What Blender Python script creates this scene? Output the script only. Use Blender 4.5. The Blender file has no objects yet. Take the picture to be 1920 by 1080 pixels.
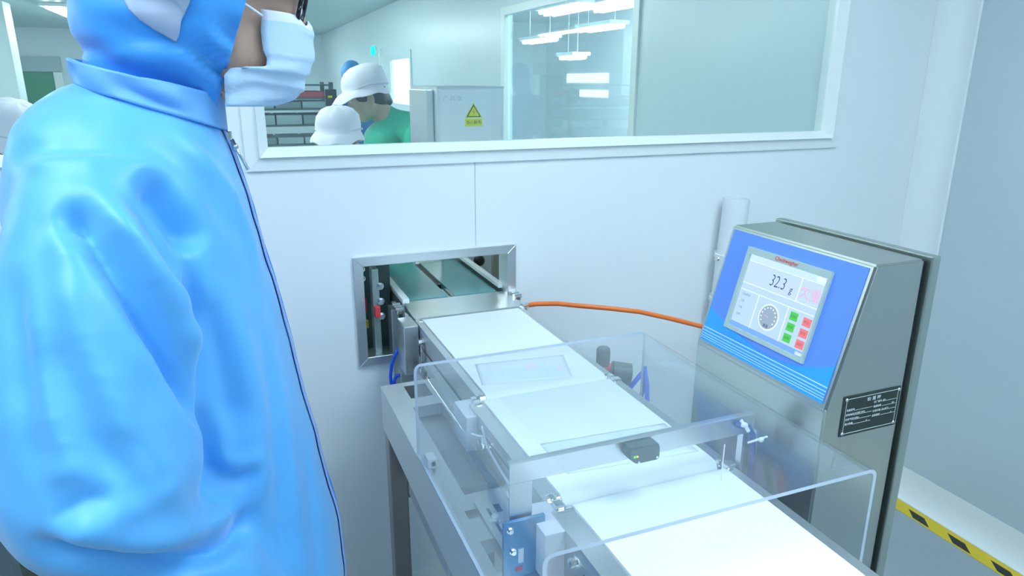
import bpy, bmesh, math, random
import numpy as np
from mathutils import Vector, Matrix
random.seed(7)
PI = math.pi
S = bpy.context.scene
COL = S.collection

# ------------------------------------------------------------ camera, world, exposure
cam_d = bpy.data.cameras.new('camera'); cam = bpy.data.objects.new('camera', cam_d); COL.objects.link(cam)
cam_d.sensor_width = 36.0
cam_d.lens = 1310.5 / 1920 * 36
cam_d.clip_start = 0.02
yaw, pitch, roll = 0.380477, 0.287781, 0.002302
fwd = Vector((math.sin(yaw), math.cos(yaw), 0)); rgt = Vector((math.cos(yaw), -math.sin(yaw), 0)); up = Vector((0, 0, 1))
f2 = fwd * math.cos(pitch) - up * math.sin(pitch); u2 = up * math.cos(pitch) + fwd * math.sin(pitch)
r3 = rgt * math.cos(roll) + u2 * math.sin(roll); u3 = u2 * math.cos(roll) - rgt * math.sin(roll)
M = Matrix((r3, u3, -f2)).transposed().to_4x4(); M.translation = (0, 0, 1.45)
cam.matrix_world = M
S.camera = cam
S.view_settings.view_transform = 'Standard'
S.view_settings.look = 'None'
S.view_settings.gamma = 1
S.view_settings.use_curve_mapping = False
S.view_settings.exposure = 0.42
w = bpy.data.worlds.new('world'); S.world = w; w.use_nodes = True
w.node_tree.nodes['Background'].inputs[0].default_value = (0.6, 0.8, 1.0, 1)
w.node_tree.nodes['Background'].inputs[1].default_value = 0.3
LIGHT_NEAR = 9.0      # emission of the near room's ceiling panels
LIGHT_FAR = 40.0       # emission of the far room's tube lights
LIGHT_COL = (0.68, 0.87, 1.0)

# ------------------------------------------------------------ materials
MATS = {}
def mat(name, col, rough=0.5, metal=0.0, noise=0.04, scale=30.0, bump=0.0, bscale=None, emit=0.0, stretch=None,
        spec=0.5, coat=0.0, alpha=None, trans=0.0, sheen=0.0):
    if name in MATS: return MATS[name]
    m = bpy.data.materials.new(name); m.use_nodes = True
    nt = m.node_tree; b = nt.nodes['Principled BSDF']
    b.inputs['Roughness'].default_value = rough; b.inputs['Metallic'].default_value = metal
    b.inputs['Specular IOR Level'].default_value = spec
    b.inputs['Coat Weight'].default_value = coat
    b.inputs['Sheen Weight'].default_value = sheen
    tc = nt.nodes.new('ShaderNodeTexCoord'); mp = nt.nodes.new('ShaderNodeMapping')
    if stretch: mp.inputs['Scale'].default_value = stretch
    nt.links.new(tc.outputs['Object'], mp.inputs['Vector'])
    nz = nt.nodes.new('ShaderNodeTexNoise'); nz.inputs['Scale'].default_value = scale; nz.inputs['Detail'].default_value = 3
    nt.links.new(mp.outputs['Vector'], nz.inputs['Vector'])
    mx = nt.nodes.new('ShaderNodeMix'); mx.data_type = 'RGBA'
    mx.inputs[6].default_value = (*[c * (1 - noise) for c in col], 1)
    mx.inputs[7].default_value = (*[min(1, c * (1 + noise)) for c in col], 1)
    nt.links.new(nz.outputs['Fac'], mx.inputs[0]); nt.links.new(mx.outputs[2], b.inputs['Base Color'])
    if bump:
        n2 = nt.nodes.new('ShaderNodeTexNoise'); n2.inputs['Scale'].default_value = bscale or scale; n2.inputs['Detail'].default_value = 4
        nt.links.new(mp.outputs['Vector'], n2.inputs['Vector'])
        bp = nt.nodes.new('ShaderNodeBump'); bp.inputs['Strength'].default_value = bump; bp.inputs['Distance'].default_value = 0.01
        nt.links.new(n2.outputs['Fac'], bp.inputs['Height']); nt.links.new(bp.outputs['Normal'], b.inputs['Normal'])
    if emit:
        nt.links.new(mx.outputs[2], b.inputs['Emission Color']); b.inputs['Emission Strength'].default_value = emit
    if trans: b.inputs['Transmission Weight'].default_value = trans
    MATS[name] = m
    return m

def emission(name, col, strength):
    if name in MATS: return MATS[name]
    m = bpy.data.materials.new(name); m.use_nodes = True; nt = m.node_tree; nt.nodes.clear()
    o = nt.nodes.new('ShaderNodeOutputMaterial'); e = nt.nodes.new('ShaderNodeEmission')
    e.inputs[0].default_value = (*col, 1); e.inputs[1].default_value = strength
    nt.links.new(e.outputs[0], o.inputs[0]); MATS[name] = m
    return m

def clear(name, tint, haze=0.05, hazecol=(1, 1, 1), refl=1.0, rough=0.02):
    """thin clear sheet: tinted transparency + fresnel reflection + a little surface haze"""
    if name in MATS: return MATS[name]
    m = bpy.data.materials.new(name); m.use_nodes = True; nt = m.node_tree; nt.nodes.clear()
    o = nt.nodes.new('ShaderNodeOutputMaterial')
    t = nt.nodes.new('ShaderNodeBsdfTransparent'); t.inputs[0].default_value = (*tint, 1)
    g = nt.nodes.new('ShaderNodeBsdfGlossy'); g.inputs['Roughness'].default_value = rough
    d = nt.nodes.new('ShaderNodeBsdfDiffuse'); d.inputs[0].default_value = (*hazecol, 1)
    lw = nt.nodes.new('ShaderNodeLayerWeight')          # Schlick: 0.04 + 0.96 * facing^5, the same from both sides
    pw = nt.nodes.new('ShaderNodeMath'); pw.operation = 'POWER'; pw.inputs[1].default_value = 5
    ml = nt.nodes.new('ShaderNodeMath'); ml.operation = 'MULTIPLY_ADD'; ml.inputs[1].default_value = .9 * refl; ml.inputs[2].default_value = .035 * refl
    ml.use_clamp = True
    nt.links.new(lw.outputs['Facing'], pw.inputs[0]); nt.links.new(pw.outputs[0], ml.inputs[0])
    a = nt.nodes.new('ShaderNodeMixShader'); a.inputs[0].default_value = haze
    b = nt.nodes.new('ShaderNodeMixShader')
    nt.links.new(t.outputs[0], a.inputs[1]); nt.links.new(d.outputs[0], a.inputs[2])
    nt.links.new(ml.outputs[0], b.inputs[0]); nt.links.new(a.outputs[0], b.inputs[1]); nt.links.new(g.outputs[0], b.inputs[2])
    nt.links.new(b.outputs[0], o.inputs[0]); MATS[name] = m
    return m

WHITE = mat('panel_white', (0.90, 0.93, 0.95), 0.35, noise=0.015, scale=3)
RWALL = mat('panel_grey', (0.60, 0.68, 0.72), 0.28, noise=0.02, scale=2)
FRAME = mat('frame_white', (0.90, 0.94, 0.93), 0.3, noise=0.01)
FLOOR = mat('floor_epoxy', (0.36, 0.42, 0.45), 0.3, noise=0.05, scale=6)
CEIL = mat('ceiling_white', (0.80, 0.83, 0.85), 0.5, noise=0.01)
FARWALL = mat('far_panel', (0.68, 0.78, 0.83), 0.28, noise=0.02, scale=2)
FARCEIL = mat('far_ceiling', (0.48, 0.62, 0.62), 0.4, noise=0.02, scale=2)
STEEL = mat('brushed_steel', (0.60, 0.62, 0.61), 0.30, 1.0, noise=0.06, scale=40, stretch=(1, 1, 14), bump=0.02)
STEELH = mat('brushed_steel_flat', (0.66, 0.69, 0.68), 0.28, 1.0, noise=0.05, scale=30, stretch=(14, 1, 1), bump=0.02)
STEELS = mat('satin_steel', (0.68, 0.70, 0.71), 0.38, 1.0, noise=0.04, scale=25, stretch=(1, 10, 1))
CHROME = mat('chrome', (0.78, 0.80, 0.80), 0.12, 1.0, noise=0.02)
ALU = mat('aluminium', (0.78, 0.80, 0.83), 0.35, 1.0, noise=0.03)
BELT = mat('belt_white', (0.93, 0.96, 0.96), 0.55, noise=0.012, scale=60, bump=0.02, bscale=400)
TEALB = mat('belt_teal', (0.10, 0.30, 0.31), 0.18, noise=0.06, scale=8)
BLACK = mat('black_rubber', (0.012, 0.016, 0.016), 0.5)
DARKG = mat('dark_grey_plastic', (0.10, 0.13, 0.14), 0.4)
GREYP = mat('grey_plastic', (0.62, 0.64, 0.70), 0.45)
WHITEP = mat('white_plastic', (0.85, 0.88, 0.90), 0.3)
REDP = mat('red_plastic', (0.75, 0.06, 0.07), 0.35)
ORANGE = mat('orange_hose', (1.0, 0.21, 0.035), 0.3)
BLUET = mat('blue_tube', (0.02, 0.12, 0.85), 0.25)
NAVY = mat('navy_cable', (0.02, 0.05, 0.20), 0.4)
YELLOW = mat('yellow_tape', (0.80, 0.58, 0.01), 0.4, noise=0.04)
GLASS = clear('window_glass', (0.93, 0.985, 0.985), haze=0.035, hazecol=(0.75, 0.95, 1.0), refl=1.0)
ACRYL = clear('acrylic_sheet', (0.95, 0.97, 0.98), haze=0.05, hazecol=(0.85, 0.92, 1.0), refl=1.0, rough=0.03)
ACEDGE = mat('acrylic_edge', (0.60, 0.68, 0.80), 0.25, noise=0.02)
LAMP = emission('lamp_diffuser', LIGHT_COL, LIGHT_NEAR)
LAMPF = emission('far_lamp_diffuser', (0.86, 1.0, 1.0), LIGHT_FAR)

# ------------------------------------------------------------ mesh helpers
class MB:
    def __init__(s): s.bm = bmesh.new()
    def box(s, x0, x1, y0, y1, z0, z1, bev=0.0, mx=None):
        r = bmesh.ops.create_cube(s.bm, size=1)['verts']
        for v in r:
            v.co = Vector((x0 + (v.co.x + .5) * (x1 - x0), y0 + (v.co.y + .5) * (y1 - y0), z0 + (v.co.z + .5) * (z1 - z0)))
        if bev:
            es = list({e for v in r for e in v.link_edges})
            q = bmesh.ops.bevel(s.bm, geom=es, offset=bev, segments=2, affect='EDGES', profile=0.6)
            r = list({v for f in q['faces'] for v in f.verts} | {v for v in r if v.is_valid})
        if mx:
            for v in r: v.co = mx @ v.co
        return s
    def prism(s, poly, axis, a, b, bev=0.0):
        """poly: 2D points in the plane of the two other axes, extruded from a to b along axis"""
        def P(p, t):
            return {'x': (t, p[0], p[1]), 'y': (p[0], t, p[1]), 'z': (p[0], p[1], t)}[axis]
        v0 = [s.bm.verts.new(P(p, a)) for p in poly]; v1 = [s.bm.verts.new(P(p, b)) for p in poly]
        n = len(poly); fs = [s.bm.faces.new(v0), s.bm.faces.new(v1[::-1])]
        for i in range(n): fs.append(s.bm.faces.new((v0[i], v0[(i + 1) % n], v1[(i + 1) % n], v1[i])))
        bmesh.ops.recalc_face_normals(s.bm, faces=fs)
        if bev:
            es = list({e for f in fs for e in f.edges})
            bmesh.ops.bevel(s.bm, geom=es, offset=bev, segments=2, affect='EDGES')
        return s
    def ring_loft(s, rings, cap=True, closed=True):
        R = [[s.bm.verts.new(p) for p in r] for r in rings]; fs = []
        n = len(R[0])
        for a, b in zip(R, R[1:]):
            for i in range(n if closed else n - 1):
                fs.append(s.bm.faces.new((a[i], a[(i + 1) % n], b[(i + 1) % n], b[i])))
        if cap and closed:
            fs.append(s.bm.faces.new(R[0][::-1])); fs.append(s.bm.faces.new(R[-1]))
        bmesh.ops.recalc_face_normals(s.bm, faces=fs)
        return s
    def tube(s, pts, r, n=10, cap=True):
        pts = [Vector(p) for p in pts]; rs = r if isinstance(r, (list, tuple)) else [r] * len(pts)
        rings = []; prev = None
        for i, p in enumerate(pts):
            t = (pts[min(i + 1, len(pts) - 1)] - pts[max(i - 1, 0)]).normalized()
            if prev is None:
                a = Vector((0, 0, 1)) if abs(t.z) < .9 else Vector((1, 0, 0)); u = t.cross(a).normalized()
            else: u = (prev - t * prev.dot(t)).normalized()
            prev = u; v = t.cross(u)
            rings.append([p + (u * math.cos(2 * PI * k / n) + v * math.sin(2 * PI * k / n)) * rs[i] for k in range(n)])
        return s.ring_loft(rings, cap)
    def cyl(s, p0, p1, r, n=20, r2=None): return s.tube([p0, p1], [r, r if r2 is None else r2], n)
    def ell(s, c, r, rot=None, sub=3):
        q = bmesh.ops.create_icosphere(s.bm, subdivisions=sub, radius=1)['verts']
        for v in q:
            p = Vector((v.co.x * r[0], v.co.y * r[1], v.co.z * r[2]))
            if rot: p = rot @ p
            v.co = p + Vector(c)
        return s
    def chain(s, pts, rs, n=14):
        s.tube(pts, rs, n)
        for p, r in zip(pts, rs): s.ell(p, (r, r, r), sub=2)
        return s
    def quad(s, pts): s.bm.faces.new([s.bm.verts.new(p) for p in pts]); return s
    def xform(s, mx):
        for v in s.bm.verts: v.co = mx @ v.co
        return s
    def mesh(s, name):
        me = bpy.data.meshes.new(name); s.bm.to_mesh(me); s.bm.free(); return me
    def build(s, name, m, parent=None, smooth=False):
        return link(name, s.mesh(name), m, parent, smooth)

def link(name, me, m, parent=None, smooth=False):
    o = bpy.data.objects.new(name, me); COL.objects.link(o)
    if m: me.materials.append(m)
    if smooth:
        for p in me.polygons: p.use_smooth = True
        if smooth == 'auto': me.set_sharp_from_angle(angle=math.radians(40))
    if parent:
        o.parent = parent
        o.matrix_parent_inverse = Matrix.Translation(-parent.location)
    return o
def empty(name, loc=(0, 0, 0), parent=None):
    o = bpy.data.objects.new(name, None); COL.objects.link(o); o.location = loc; o.empty_display_size = 0.05
    if parent:
        o.parent = parent; o.matrix_parent_inverse = Matrix.Translation(-parent.location)
    return o
def tag(o, label, cat, group=None):
    o['label'] = label; o['category'] = cat
    if group: o['group'] = group
    return o
def thing(name, loc, label, cat, group=None): return tag(empty(name, loc), label, cat, group)
def struct(o): o['kind'] = 'structure'; return o

def plate_holes(mb, xs, ys, zs, holes, plane='xy'):
    """a slab with rectangular holes; plane 'xy' (thickness zs) or 'xz' (thickness ys given as zs)"""
    X = sorted({xs[0], xs[1], *[h[0] for h in holes], *[h[1] for h in holes]})
    Y = sorted({ys[0], ys[1], *[h[2] for h in holes], *[h[3] for h in holes]})
    X = [x for x in X if xs[0] <= x <= xs[1]]; Y = [y for y in Y if ys[0] <= y <= ys[1]]
    def solid(i, j):
        if not (0 <= i < len(X) - 1 and 0 <= j < len(Y) - 1): return False
        cx, cy = (X[i] + X[i + 1]) / 2, (Y[j] + Y[j + 1]) / 2
        return not any(h[0] < cx < h[1] and h[2] < cy < h[3] for h in holes)
    V = {}
    def vert(i, j, k):
        if (i, j, k) not in V:
            V[i, j, k] = mb.bm.verts.new((X[i], Y[j], zs[k]) if plane == 'xy' else (X[i], zs[k], Y[j]))
        return V[i, j, k]
    fs = []
    for i in range(len(X) - 1):
        for j in range(len(Y) - 1):
            if not solid(i, j): continue
            for k in (0, 1): fs.append(mb.bm.faces.new([vert(i, j, k), vert(i + 1, j, k), vert(i + 1, j + 1, k), vert(i, j + 1, k)]))
            for (a, b, di, dj) in (((i, j), (i + 1, j), 0, -1), ((i, j + 1), (i + 1, j + 1), 0, 1), ((i, j), (i, j + 1), -1, 0), ((i + 1, j), (i + 1, j + 1), 1, 0)):
                if not solid(i + di, j + dj):
                    fs.append(mb.bm.faces.new([vert(*a, 0), vert(*b, 0), vert(*b, 1), vert(*a, 1)]))
    bmesh.ops.recalc_face_normals(mb.bm, faces=fs)
    return mb

def remesh(mb, voxel, smooth=6, name='tmp'):
    me = mb.mesh(name); o = bpy.data.objects.new(name, me); COL.objects.link(o)
    md = o.modifiers.new('r', 'REMESH'); md.mode = 'VOXEL'; md.voxel_size = voxel
    dg = bpy.context.evaluated_depsgraph_get()
    m2 = bpy.data.meshes.new_from_object(o.evaluated_get(dg))
    bpy.data.objects.remove(o); bpy.data.meshes.remove(me)
    if smooth:
        bm = bmesh.new(); bm.from_mesh(m2)
        for _ in range(smooth): bmesh.ops.smooth_vert(bm, verts=bm.verts, factor=0.5, use_axis_x=True, use_axis_y=True, use_axis_z=True)
        bm.to_mesh(m2); bm.free()
    return m2

def text_mesh(body, size, mx, extrude=0.0003, align='CENTER', sx=1.0, shear=0.0, bold=0.0):
    cu = bpy.data.curves.new('t', 'FONT'); cu.body = body; cu.size = size; cu.align_x = align; cu.align_y = 'CENTER'
    cu.extrude = extrude; cu.shear = shear; cu.offset = bold; cu.resolution_u = 3
    o = bpy.data.objects.new('t', cu); COL.objects.link(o)
    dg = bpy.context.evaluated_depsgraph_get()
    me = bpy.data.meshes.new_from_object(o.evaluated_get(dg))
    bpy.data.objects.remove(o); bpy.data.curves.remove(cu)
    me.transform(mx @ Matrix.Diagonal((sx, 1, 1, 1)))
    return me
def frame_mx(origin, xa, ya):
    xa = Vector(xa).normalized(); ya = Vector(ya).normalized(); za = xa.cross(ya)
    m = Matrix((xa, ya, za)).transposed().to_4x4(); m.translation = origin
    return m
def bolt(parent, p, axis, r=0.006, h=0.005, name='bolt', m=None):
    p = Vector(p); a = Vector(axis).normalized()
    b = MB(); b.cyl(p - a * 0.002, p + a * 0.001, r * 1.35, 16); b.cyl(p, p + a * h, r, 6)
    return b.build(name, m or CHROME, parent)

# ------------------------------------------------------------ the setting: near room
WX, WY, ZC, RX = 2.17, 1.67, 2.45, 2.17
struct(MB().box(-3.0, RX + .1, -3.0, WY + .05, -0.1, 0.0).build('floor', FLOOR))
struct(MB().box(-3.0, RX + .1, -3.0, WY, ZC, ZC + .1).build('ceiling', CEIL))
wb = struct(empty('wall_back', (0.5, WY, 0)))
holes = [(0.075, 1.70, 1.282, 1.98), (-1.65, -0.10, 1.282, 1.98), (0.268, 0.656, 0.772, 1.022)]
SEAM = 0.567
for a, b in ((-3.0, -0.6335), (-0.6325, SEAM - .0006), (SEAM + .0006, 2.1345), (2.1355, RX + .1)):
    mb = MB(); plate_holes(mb, (a, b), (0, ZC), (WY, WY + .05), [(max(h[0], a), min(h[1], b), h[2], h[3]) for h in holes if h[0] < b and h[1] > a], 'xz')
    mb.build('panel', WHITE, wb)
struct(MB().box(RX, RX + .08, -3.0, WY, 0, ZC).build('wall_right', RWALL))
struct(MB().box(-3.08, -3.0, -3.0, WY + .05, 0, ZC).build('wall_left', RWALL))
struct(MB().box(-3.08, RX + .08, -3.08, -3.0, 0, ZC).build('wall_front', mat('front_grey', (.30, .36, .38), .5)))
# corner cove (a vertical hollow moulding) and the floor cove along the right wall
def cove(n=10, r=0.075):
    return [(RX - r + r * math.sin(t * PI / 2 / n), WY - r + r * math.cos(t * PI / 2 / n)) for t in range(n + 1)]
mb = MB()
pr = [(RX - .088, WY - .0005), (RX - .088, WY - .004)] + [(RX - .084 + .078 * (1 - math.cos(t * PI / 20)), WY - .005 - .078 * math.sin(t * PI / 20)) for t in range(11)] + [(RX - .004, WY - .088), (RX - .0005, WY - .088), (RX - .0005, WY - .0005)]
mb.prism(pr, 'z', 0.0, ZC); struct(mb.build('trim_1', FRAME, smooth='auto'))
mb = MB()
pr = [(RX - .0005, 0.0005), (RX - .045, 0.0005), (RX - .045, 0.003)] + [(RX - .044 + .04 * math.sin(t * PI / 20), .004 + .09 * (1 - math.cos(t * PI / 20))) for t in range(11)] + [(RX - .003, .105), (RX - .0005, .105)]
mb.prism(pr, 'y', -3.0, WY - .09); struct(mb.build('baseboard_right', FRAME, smooth='auto'))
mb = MB()
pr = [(WY - .0005, 0.0005), (WY - .045, 0.0005), (WY - .045, 0.003)] + [(WY - .044 + .04 * math.sin(t * PI / 20), .004 + .09 * (1 - math.cos(t * PI / 20))) for t in range(11)] + [(WY - .003, .105), (WY - .0005, .105)]
mb.prism(pr, 'x', -3.0, RX - .09); struct(mb.build('baseboard_back', FRAME, smooth='auto'))

def window(name, x0, x1, z0, z1):
    """outer edges x0..x1, z0..z1: flat outer frame, sloping inner bead, one pane"""
    root = struct(empty(name, ((x0 + x1) / 2, WY, z0)))
    W = 0.030; B = 0.020
    def mitred(a, b, ya, yb, nm):
        # four mitred bars between rectangle a (outer) and b (inner), front face from y=ya (outer) to yb (inner)
        (ax0, ax1, az0, az1), (bx0, bx1, bz0, bz1) = a, b
        oc = [(ax0, az0), (ax1, az0), (ax1, az1), (ax0, az1)]; ic = [(bx0, bz0), (bx1, bz0), (bx1, bz1), (bx0, bz1)]
        for k in range(4):
            p, q, r_, s_ = oc[k], oc[(k + 1) % 4], ic[(k + 1) % 4], ic[k]
            g = MB(); f = [g.bm.verts.new((u[0], y, u[1])) for u, y in ((p, ya), (q, ya), (r_, yb), (s_, yb))]
            h = [g.bm.verts.new((u[0], WY + .03, u[1])) for u in (p, q, r_, s_)]
            fs = [g.bm.faces.new(f), g.bm.faces.new(h[::-1])] + [g.bm.faces.new((f[i], f[(i + 1) % 4], h[(i + 1) % 4], h[i])) for i in range(4)]
            bmesh.ops.recalc_face_normals(g.bm, faces=fs)
            g.build(nm, FRAME, root)
    o = (x0, x1, z0, z1); i1 = (x0 + W, x1 - W, z0 + W, z1 - W); i2 = (x0 + W + B, x1 - W - B, z0 + W + B, z1 - W - B)
    mitred(o, i1, WY - .007, WY - .010, 'frame_bar')
    mitred(i1, i2, WY - .018, WY + .004, 'glazing_bead')
    MB().box(i1[0] + .002, i1[1] - .002, WY + .012, WY + .017, i1[2] + .002, i1[3] - .002).build('glass_pane', GLASS, root)
window('window_1', 0.032, 1.742, 1.256, 2.0)
window('window_2', -1.70, -0.06, 1.256, 2.0)

# ceiling light panels of the near room
NP = [(-0.75, 0.45), (0.95, 0.35), (0.95, -1.6), (-0.9, -1.8)]
for i, (x, y) in enumerate(NP):
    t = thing('ceiling_light', (x, y, ZC), ['long white ceiling panel light above the blue-suited worker', 'long white ceiling panel light above the white conveyor belts',
              'long white ceiling panel light at right behind the camera', 'long white ceiling panel light at left behind the camera'][i], 'light')
    mb = MB()
    for (a, b, c, d) in ((-.32, -.29, -.62, .62), (.29, .32, -.62, .62), (-.29, .29, -.62, -.59), (-.29, .29, .59, .62)):
        mb.box(x + a, x + b, y + c, y + d, ZC - .03, ZC)
    mb.build('housing', FRAME, t)
    MB().box(x - .29, x + .29, y - .59, y + .59, ZC - .018, ZC - .012).build('diffuser', LAMP, t)

# floor hazard tape
t = MB().box(RX - .105, RX - .046, -1.5, 1.575, 0.0002, 0.0012).build('hazard_tape', YELLOW)
t.location = (0, 0, 0); tag(t, 'yellow and black hazard tape on floor along right wall', 'tape')
for k in range(16):
    y = 1.475 - k * .148
    q = MB()
    pts = [(RX - .066, y), (RX - .066, y - .062), (RX - .098, y - .105), (RX - .098, y - .043)]
    q.prism(pts, 'z', .0012, .0018); q.build('black_dash', BLACK, t)

# ------------------------------------------------------------ the setting: packing room behind the window
FX0, FX1, FY0, FY1, FZ = -6.0, 1.72, 1.72, 13.3, 2.22
struct(MB().box(FX0, FX1 + .1, FY0, FY1, -.1, 0).build('floor_packing', FLOOR))
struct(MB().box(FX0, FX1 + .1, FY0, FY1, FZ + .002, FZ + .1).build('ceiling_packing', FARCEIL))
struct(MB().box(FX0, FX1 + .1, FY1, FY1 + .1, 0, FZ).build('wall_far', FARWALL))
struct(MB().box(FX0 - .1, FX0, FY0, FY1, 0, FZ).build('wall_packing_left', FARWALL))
wr = MB()
# y plays the horizontal role: build in xz and rotate
plate_holes(wr, (FY0, FY1), (0, FZ), (0, .06), [(2.83, 4.45, 0.9, 1.87), (6.95, 7.82, 1.22, 1.66)], 'xz')
wr.xform(Matrix(((0, 1, 0, FX1), (1, 0, 0, 0), (0, 0, 1, 0), (0, 0, 0, 1))))
bmesh.ops.recalc_face_normals(wr.bm, faces=wr.bm.faces)
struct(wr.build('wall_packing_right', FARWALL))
# store room seen through the side window
struct(MB().box(FX1 + .06, 5.0, 1.72, 11.0, -.1, 0).build('floor_store', FLOOR))
struct(MB().box(FX1 + .06, 5.0, 1.72, 11.0, 2.35, 2.45).build('ceiling_store', CEIL))
struct(MB().box(5.0, 5.1, 1.72, 11.0, 0, 2.35).build('wall_store', WHITE))
struct(MB().box(FX1 + .06, 5.0, 11.0, 11.1, 0, 2.35).build('wall_store_far', WHITE))
struct(MB().box(2.28, 5.0, 1.72, 1.8, 0, 2.35).build('wall_store_near', FARWALL))
ww = struct(empty('window_3', (FX1, 3.64, .9)))
for (y0, y1, z0, z1) in ((2.80, 2.85, .87, 1.90), (4.42, 4.48, .87, 1.90), (2.85, 4.42, .87, .92), (2.85, 4.42, 1.85, 1.90)):
    MB().box(FX1 - .012, FX1 + .03, y0, y1, z0, z1, .003).build('frame_bar', FRAME, ww)
MB().box(FX1 + .008, FX1 + .013, 2.85, 4.42, .92, 1.85).build('glass_pane', clear('side_glass', (.9, .97, 1), haze=.10, hazecol=(.75, .93, 1), refl=1.6), ww)
dd = struct(empty('door_1', (FX1, 7.6, 0)))
mb = MB(); plate_holes(mb, (6.90, 8.26), (0.0, 1.74), (0, .012), [(6.95, 7.82, 1.22, 1.66)], 'xz')
mb.xform(Matrix(((0, 1, 0, FX1 - .014), (1, 0, 0, 0), (0, 0, 1, 0), (0, 0, 0, 1)))); bmesh.ops.recalc_face_normals(mb.bm, faces=mb.bm.faces)
mb.build('door_leaf', mat('door_leaf', (.66, .80, .86), .25), dd)
MB().box(FX1 - .03, FX1 - .001, 8.26, 8.33, 0, 1.80).build('door_frame', FRAME, dd)
MB().box(FX1 + .02, FX1 + .026, 6.95, 7.82, 1.22, 1.66).build('lit_pane', emission('lit_pane', (.93, 1, 1), 1.6), dd)
# store-room tube lights and far-room tube lights
def tube_light(x0, x1, y0, y1, z, label, group=None):
    t = thing('tube_light', ((x0 + x1) / 2, (y0 + y1) / 2, z), label, 'light', group)
    MB().box(x0, x1, y0, y1, z - .035, z, .004).build('housing', FRAME, t)
    mb = MB()
    for xx in ((x0 * .72 + x1 * .28), (x0 * .28 + x1 * .72)):
        mb.cyl((xx, y0 + .03, z - .045), (xx, y1 - .03, z - .045), .016 if x1 - x0 < .3 else .03, 10)
    mb.build('tube', LAMPF, t)
for i, (x, y) in enumerate(((-1.55, 9.0), (-1.55, 5.2), (-.2, 2.6), (-.1, 5.6), (-.1, 9.6), (-3.6, 3.4), (-3.6, 7.5))):
    tube_light(x - .12, x + .12, y, y + 2.2 if i != 2 else y + 1.4, FZ, ['twin tube light on far ceiling left of the blue hood', 'twin tube light above the left packing aisle', 'short tube light just behind the inspection window',
               'twin tube light above the packing benches', 'twin tube light near the far packing wall', 'twin tube light over the left end of packing room', 'twin tube light at far left of packing room'][i], 'lights of the packing room')
SL = ['short hanging tube light at far left of the side window', 'long hanging tube light at upper right of the side window', 'short hanging tube light low in the middle of the side window', 'long tube light just above the side window top', 'unseen tube light added to brighten the store room, behind the plain teal wall', 'unseen tube light added to brighten the store room, nearest the inspection window', 'unseen tube light added to brighten the store room toward its far end', 'unseen tube light added to brighten the store room near the middle']
for i, (x, y, z, L) in enumerate(((3.0, 6.45, 1.88, .65), (3.0, 5.2, 1.92, .62), (3.0, 5.85, 1.70, .35), (3.16, 6.1, 2.17, .95), (3.4, 3.2, 2.30, 1.5), (2.4, 2.6, 2.30, 1.5), (4.3, 6.5, 2.30, 1.5), (4.3, 4.0, 2.30, 1.5))):  # the last four are unseen, added to brighten the store room
    t = thing('tube_light', (x, y, z), SL[i], 'light', 'lights of the store room')
    MB().box(x - .09, x + .09, y, y + L, z - .03, z, .004).build('housing', FRAME, t)
    g = MB(); g.cyl((x - .04, y + .02, z - .04), (x - .04, y + L - .02, z - .04), .022, 10); g.cyl((x + .04, y + .02, z - .04), (x + .04, y + L - .02, z - .04), .022, 10); g.build('tube', LAMPF, t)
    for yy in (y + .08, y + L - .08): MB().cyl((x, yy, z), (x, yy, 2.35), .0025, 8).build('hanger', FRAME, t)
LITP = emission('lit_pane', (.93, 1, 1), 1.6)
dw = struct(empty('window_4', (5.0, 9.4, 1.4)))
for (y0, y1, z0, z1) in ((8.90, 10.2, 1.43, 1.56), (8.90, 9.75, 1.23, 1.33)):
    MB().box(4.985, 4.999, y0, y1, z0, z1).build('lit_pane', LITP, dw)

t = thing('exit_lamp', (FX1 - .03, 8.57, 1.78), 'small round cyan glowing lamp high on the packing room wall', 'lamp')
MB().cyl((FX1 - .03, 8.57, 1.785), (FX1, 8.57, 1.785), .05, 20).build('lamp_base', FRAME, t)
MB().ell((FX1 - .04, 8.57, 1.785), (.03, .06, .06)).build('lens', emission('cyan_led', (0, .95, .85), 1.2), t, True)
# far left: column, lintel, green door
cc = struct(empty('column_1', (-2.05, 9.0, 0))); MB().box(-2.32, -1.98, 9.0, 9.3, 0, FZ, .01).build('shaft', mat('column_pale', (.72, .82, .84), .3), cc)
cc = struct(empty('door_2', (-2.6, FY1, 0)))
MB().box(-2.95, -2.43, FY1 - .04, FY1 - .01, 0, 1.57, .004).build('door_leaf', mat('door_green', (.03, .26, .12), .35), cc)
MB().box(-3.1, -2.3, FY1 - .06, FY1 - .01, 1.575, 1.80, .004).build('lintel', mat('lintel_grey', (.40, .52, .54), .4), cc)
MB().box(-2.42, -2.30, FY1 - .06, FY1 - .01, 0, 1.57, .004).build('door_frame', FRAME, cc)

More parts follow.
